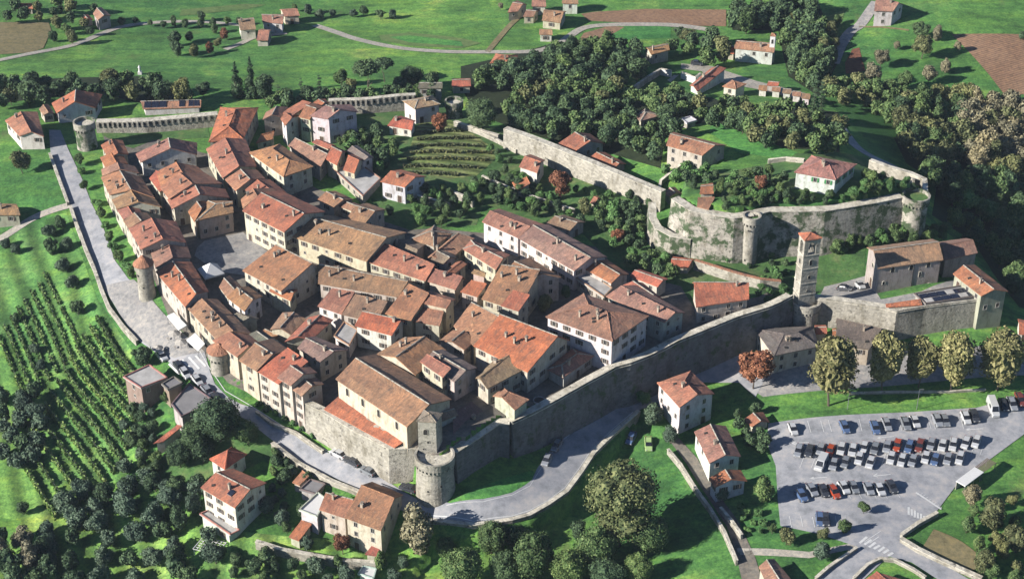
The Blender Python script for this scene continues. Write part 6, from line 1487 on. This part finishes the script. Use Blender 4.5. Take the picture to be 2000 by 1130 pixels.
car('34',1242,188,14,26,'white','white van standing near the car park entrance','van',name='parked_van',cat='van')
cols2 = ['silver','dark','silver','red','white','white','white','grey','silver','red','blue','maroon','silver','white','white','white','white']
pos2 = [(165,428),(225,424),(287,420),(340,424),(408,414),(468,418),(530,412),(590,412),(655,404),(716,398),(777,400),(838,398),(900,386),(960,394),(1020,384),(1085,376),(1145,370)]
nm2 = ['silver car at the left end of the long second row','black car second in the long second row','silver car just left of the first red car','red car fourth from the left in the second row','white car just right of the first red car','white car left of two more whites in the second row','white car left of the grey one in the second row','grey car in the middle of the second row','silver car just left of the second red car','red car in the middle of the second row','dark blue car just right of the second red car','dark maroon car in the second row','silver car right of the maroon one','white car fourth from the right end of the second row','white car third from the right end of the second row','white car second from the right end of the second row','white car at the right end of the second row']
for (x, y), c, lb in zip(pos2, cols2, nm2): car('34', x, y, -7, 24, c, lb, group=PK)
pos3 = [(365,496,'silver','small silver car right of the white van'),(430,490,'grey','faint grey car in the third row'),(500,474,'white','white car nosing above the third row gap'),(560,486,'white','white car left of the wide gap in the third row'),(680,464,'white','white car right of the wide gap in the third row'),(740,472,'white','white car second right of the wide gap'),(800,484,'silver','silver car set lower in the third row'),(868,460,'white','white car left of the blue-grey one in the third row'),(922,468,'blue','blue-grey car in the third row'),(990,468,'silver','silver car second from the right of the third row'),(1058,462,'white','white car at the right end of the third row')]
for x, y, c, lb in pos3: car('34', x, y, -9, 24, c, lb, group=PK)
car('34',292,496,-9,22,'white','white van at the left end of the third row','van',name='parked_van',cat='van')
pos4 = [(185,668,'blue','dark blue car at the left end of the fourth row'),(240,648,'silver','silver car second in the fourth row'),(305,650,'dark','black car left of the red one in the fourth row'),(360,648,'red','red car in the fourth row'),(415,632,'white','white car right of the red one in the fourth row'),(474,628,'grey','grey car in the middle of the fourth row'),(550,632,'silver','silver car beside a white one in the fourth row'),(618,632,'white','white car beside the black one in the fourth row'),(678,622,'dark','black car at the right end of the fourth row')]
for x, y, c, lb in pos4: car('34', x, y, 12, 20, c, lb, group=PK)
car('34',290,806,2,24,'blue','blue car, left of two in the lowest bays',group=PK); car('34',322,806,4,24,'dark','black car, right of two in the lowest bays',group=PK)
RG_ = 'cars parked below the church wall'
car('32',452,445,-30,-15,'white','white car, uppermost of those parked below the church wall',group=RG_); car('32',535,486,-30,-15,'dark','black car between the white and grey ones below the church wall',group=RG_)
car('32',615,532,-30,-14,'grey','dark grey car third down below the church wall',group=RG_); car('32',835,628,-30,-10,'dark','black car beside the corner bastion',group=RG_)
car('21',893,980,26,30,'white','white car at the foot of the market terrace'); car('21',990,1040,26,30,'dark','dark car on the road above the wide flat roof'); car('21',1018,1072,26,30,'white','white car just below the dark one on the road')
car('31',1085,30,26,26,'white','white car parked behind the silver one by the flat roof'); car('31',1190,138,26,22,'dark','black car parked ahead of the silver one by the flat roof')
car('31',1140,92,26,26,'silver','silver car on the road beside the wide flat roof')
car('33',190,470,-10,20,'silver','silver car in the wall shade at the road bend'); car('33',245,392,-14,20,'grey','grey car in the wall shade above the silver one')
car('33',655,352,-12,18,'blue','blue car under the curved road parapet'); car('33',750,386,0,24,'green','pale green car on the meadow grass')
car('24',512,590,12,22,'white','white car in front of the church facade'); car('24',430,602,26,8,'dark','black car left of the white one by the church')
car('13',1018,350,30,2,'dark','dark car parked behind the cemetery',group=None)

# ---------------------------------------------------------------- small things
def awning(t, quad, z, label):
    P = [T(t, *q) for q in quad]; cx = sum(p[0] for p in P)/4; cy = sum(p[1] for p in P)/4; g = G(cx, cy, z); zt = g[2]+z
    W = [xy(*p, zt + (.5 if i > 1 else -.1)) for i, p in enumerate(P)]; org = (g[0], g[1], g[2]); r = empty('awning', org, label, 'awning', 'white canvas awnings on the market terrace'); m = MB(org)
    pts = [(W[i][0], W[i][1], zt + (.5 if i > 1 else -.1)) for i in range(4)]; m.face(pts, M['white']); m.face([(p[0], p[1], p[2]-.06) for p in pts][::-1], M['white'])
    for i in range(4):
        a, b = pts[i], pts[(i+1)%4]; m.face([(a[0],a[1],a[2]-.3),(b[0],b[1],b[2]-.3),b,a], M['white'])
    m.build('canvas', r)
    for i in range(4):
        q = MB(org); q.box(lerp(W[i], (g[0], g[1]), .06), .09, .09, g[2]-.2, pts[i][2]-.07, M['steel']); q.build('pole', r)
awning('M',((310,265),(420,395),(492,352),(375,235)),2.6,'upper of the two white awnings before the curving row')
awning('M',((490,485),(600,585),(660,520),(570,420)),2.6,'lower of the two white awnings before the curving row')
def parasol(t, x, y, label, r=1.7):
    g = G(*T(t, x, y), 2.4); o = empty('parasol', g, label, 'parasol', 'closed-in cafe parasols on the market terrace'); m = MB(); n = 8
    for k in range(n):
        a, b = 2*math.pi*k/n, 2*math.pi*(k+1)/n; m.face([(r*math.cos(a), r*math.sin(a), 2.2), (r*math.cos(b), r*math.sin(b), 2.2), (0, 0, 2.9)], M['frame'])
    m.build('canopy', o); p = MB(); p.box((0,0), .08, .08, 0, 2.85, M['steel']); p.box((0,0), .6, .6, 0, .1, M['steel']); p.build('pole', o)
    for k in range(2):
        tb_ = MB(); tb_.lathe((0,0), [(.4,.68),(.4,.74)], M['frame'], 12); tb_.box((0,0), .08, .08, 0, .68, M['steel']); q = empty('cafe_table', (g[0]+1.9*(k*2-1), g[1]+.6, H(g[0]+1.9*(k*2-1), g[1]+.6)+.16), label.replace('parasol', 'cafe table beside the parasol') if False else ('left' if k == 0 else 'right')+' small round cafe table beside the '+label, 'table', 'cafe tables on the market terrace')
        tb_.build('table_top', q)
parasol('M',375,425,'upper grey parasol on the market terrace'); parasol('M',440,510,'middle grey parasol on the market terrace'); parasol('M',225,560,'dark parasol near the parked cars', 1.5)
# white pyramid tent on the square
g = G(412, 528, 3); te = empty('market_tent', g, 'white pyramid tent at the lower edge of the square', 'tent'); m = MB(); s_ = 4.0
for k in range(4):
    a, b = math.pi/4+k*math.pi/2+.5, math.pi/4+(k+1)*math.pi/2+.5; p, q = (s_*math.cos(a), s_*math.sin(a), 2.6), (s_*math.cos(b), s_*math.sin(b), 2.6); m.face([p, q, (0, 0, 5.2)], M['white']); m.face([(p[0],p[1],2.2),(q[0],q[1],2.2),q,p], M['white'])
m.build('canopy', te)
for k in range(4):
    a = math.pi/4+k*math.pi/2+.5; m = MB(); m.box((s_*.98*math.cos(a), s_*.98*math.sin(a)), .12, .12, 0, 2.6, M['steel']); m.build('pole', te)
# bus shelter like white structure by the road, pergola trellis, rooftop panels
g = G(1893, 938, 1.5); sh_ = empty('bus_shelter', g, 'white-roofed shelter on the kerb right of the car park', 'shelter', rz=.75); m = MB(); m.box((0,0), 7.5, 2.6, 2.4, 2.65, M['white']); m.build('roof', sh_)
m = MB(); m.box((0,1.15), 7.3, .12, 0, 2.4, M['frame']); m.build('back_wall', sh_)
for q in (-3.5, 0, 3.5): m = MB(); m.box((q,-1.1), .14, .14, 0, 2.4, M['steel']); m.build('post', sh_)
g = G(1920, 920, 1.0); pg = empty('slatted_pergola', g, 'dark slatted pergola behind the white-roofed shelter', 'pergola', rz=.75); m = MB()
for k in range(14): m.box((-3+k*.46, 0), .16, 2.6, 2.3, 2.45, M['shut'])
m.build('slats', pg)
for q in (-3, 3):
    for w_ in (-1.2, 1.2): m = MB(); m.box((q, w_), .14, .14, 0, 2.3, M['steel']); m.build('post', pg)
g = G(410, 1068, 1.5); tr = empty('trellis', g, 'white garden trellis in the grove below the white villa', 'trellis', rz=-.4); m = MB()
for k in range(7): m.box((-3+k, 0), .14, 5, 1.95, 2.05, M['white']); m.box((0, -2.4+k*.8), 6.2, .12, 1.85, 1.94, M['white'])
m.build('lattice', tr)
for q in (-2.9, 2.9):
    for w_ in (-2.3, 2.3): m = MB(); m.box((q, w_), .14, .14, 0, 1.85, M['white']); m.build('post', tr)
# panels on the flat range of the church terrace
rr = r2[0]; Wf = r2[1]; zf_ = r2[2]; ro_ = r2[4]
es = sorted(Wf, key=lambda p: p[0]); A_1 = Vector(es[0]); 
cxx = Vector((sum(p[0] for p in Wf)/4, sum(p[1] for p in Wf)/4)); e1 = Vector(Wf[1])-Vector(Wf[0]); e2 = Vector(Wf[3])-Vector(Wf[0])
for i in range(6):
    for j in range(2):
        c = Vector(Wf[0]) + e1*(.12+.15*i) + e2*(.28+.4*j); m = MB(tuple(rr.location)); m.box(c, e1.length*.13, e2.length*.32, zf_+.04, zf_+.22, M['panel'] if (i+j) % 4 else M['flat'], math.atan2(e1.y, e1.x)); m.build('solar_panel', ro_)
# wayside column in the far field, pool in the yard
g = G(273, 140, 1); st = empty('wayside_shrine', g, 'tiny white wayside shrine in the meadow above the wood', 'shrine'); m = MB(); m.box((0,0), 1.3, 1.3, 0, 1.0, M['white']); m.build('base', st); m = MB(); m.lathe((0,0), [(.45,1.0),(.3,2.2),(.5,2.4),(.05,3.4)], M['white'], 12); m.build('pillar', st)
g = G(1053, 782, .4); wl_ = empty('garden_pool', g, 'small round tub with dark water in the yard by the east wall', 'tub'); m = MB(); m.lathe((0,0), [(1.5,0),(1.5,.5),(1.25,.5),(1.25,.38)], M['flat'], 24, False); m.build('rim', wl_); m = MB(); m.lathe((0,0), [(1.26,.3),(1.26,.36)], M['panel'], 24); m.build('water', wl_)
# street lamps round the car park
for i, ((x, y), lb) in enumerate(zip([(1655,800),(1790,800),(1760,905),(1640,870)], ['street lamp on the kerb behind the blue car','street lamp on the kerb behind the long white car','street lamp between the two middle car rows','street lamp at the left of the middle car rows'])):
    if i > 1: continue
    g = G(x, y); o = empty('street_lamp', g, lb, 'street lamp', 'street lamps at the car park'); m = MB(); m.lathe((0,0), [(.09,0),(.05,6.2)], M['steel'], 8); m.build('pole', o); m = MB(); m.box((.5,0), 1.2, .14, 6.15, 6.25, M['steel']); m.build('lamp_head', o)
# thin morning haze over the valley
me = bpy.data.meshes.new('haze'); X0, X1, Y0, Y1, Z0, Z1 = -2650, 2750, -2150, 3350, -60, CH+6
me.from_pydata([(X0,Y0,Z0),(X1,Y0,Z0),(X1,Y1,Z0),(X0,Y1,Z0),(X0,Y0,Z1),(X1,Y0,Z1),(X1,Y1,Z1),(X0,Y1,Z1)], [], [(3,2,1,0),(4,5,6,7),(0,1,5,4),(1,2,6,5),(2,3,7,6),(3,0,4,7)])
hm = bpy.data.materials.new('haze'); hm.use_nodes = True; hn = hm.node_tree; hn.nodes.remove(hn.nodes['Principled BSDF'])
pv = hn.nodes.new('ShaderNodeVolumePrincipled'); pv.inputs['Color'].default_value = (.72, .84, 1.0, 1); pv.inputs['Density'].default_value = .00004; pv.inputs['Anisotropy'].default_value = .1
hn.links.new(pv.outputs[0], hn.nodes['Material Output'].inputs['Volume']); me.materials.append(hm); tag(mk('haze', me), kind='stuff')
lb_ = {}
for o in bpy.data.objects:
    if o.parent is None and 'label' in o: lb_.setdefault(o['label'], []).append(o)
for k, v in lb_.items():
    if len(v) > 1 and not all('group' in o for o in v): print('DUP LABEL', k, len(v))
    if not 4 <= len(k.split()) <= 16: print('LABEL LENGTH', k)
print('objects', len(bpy.data.objects))
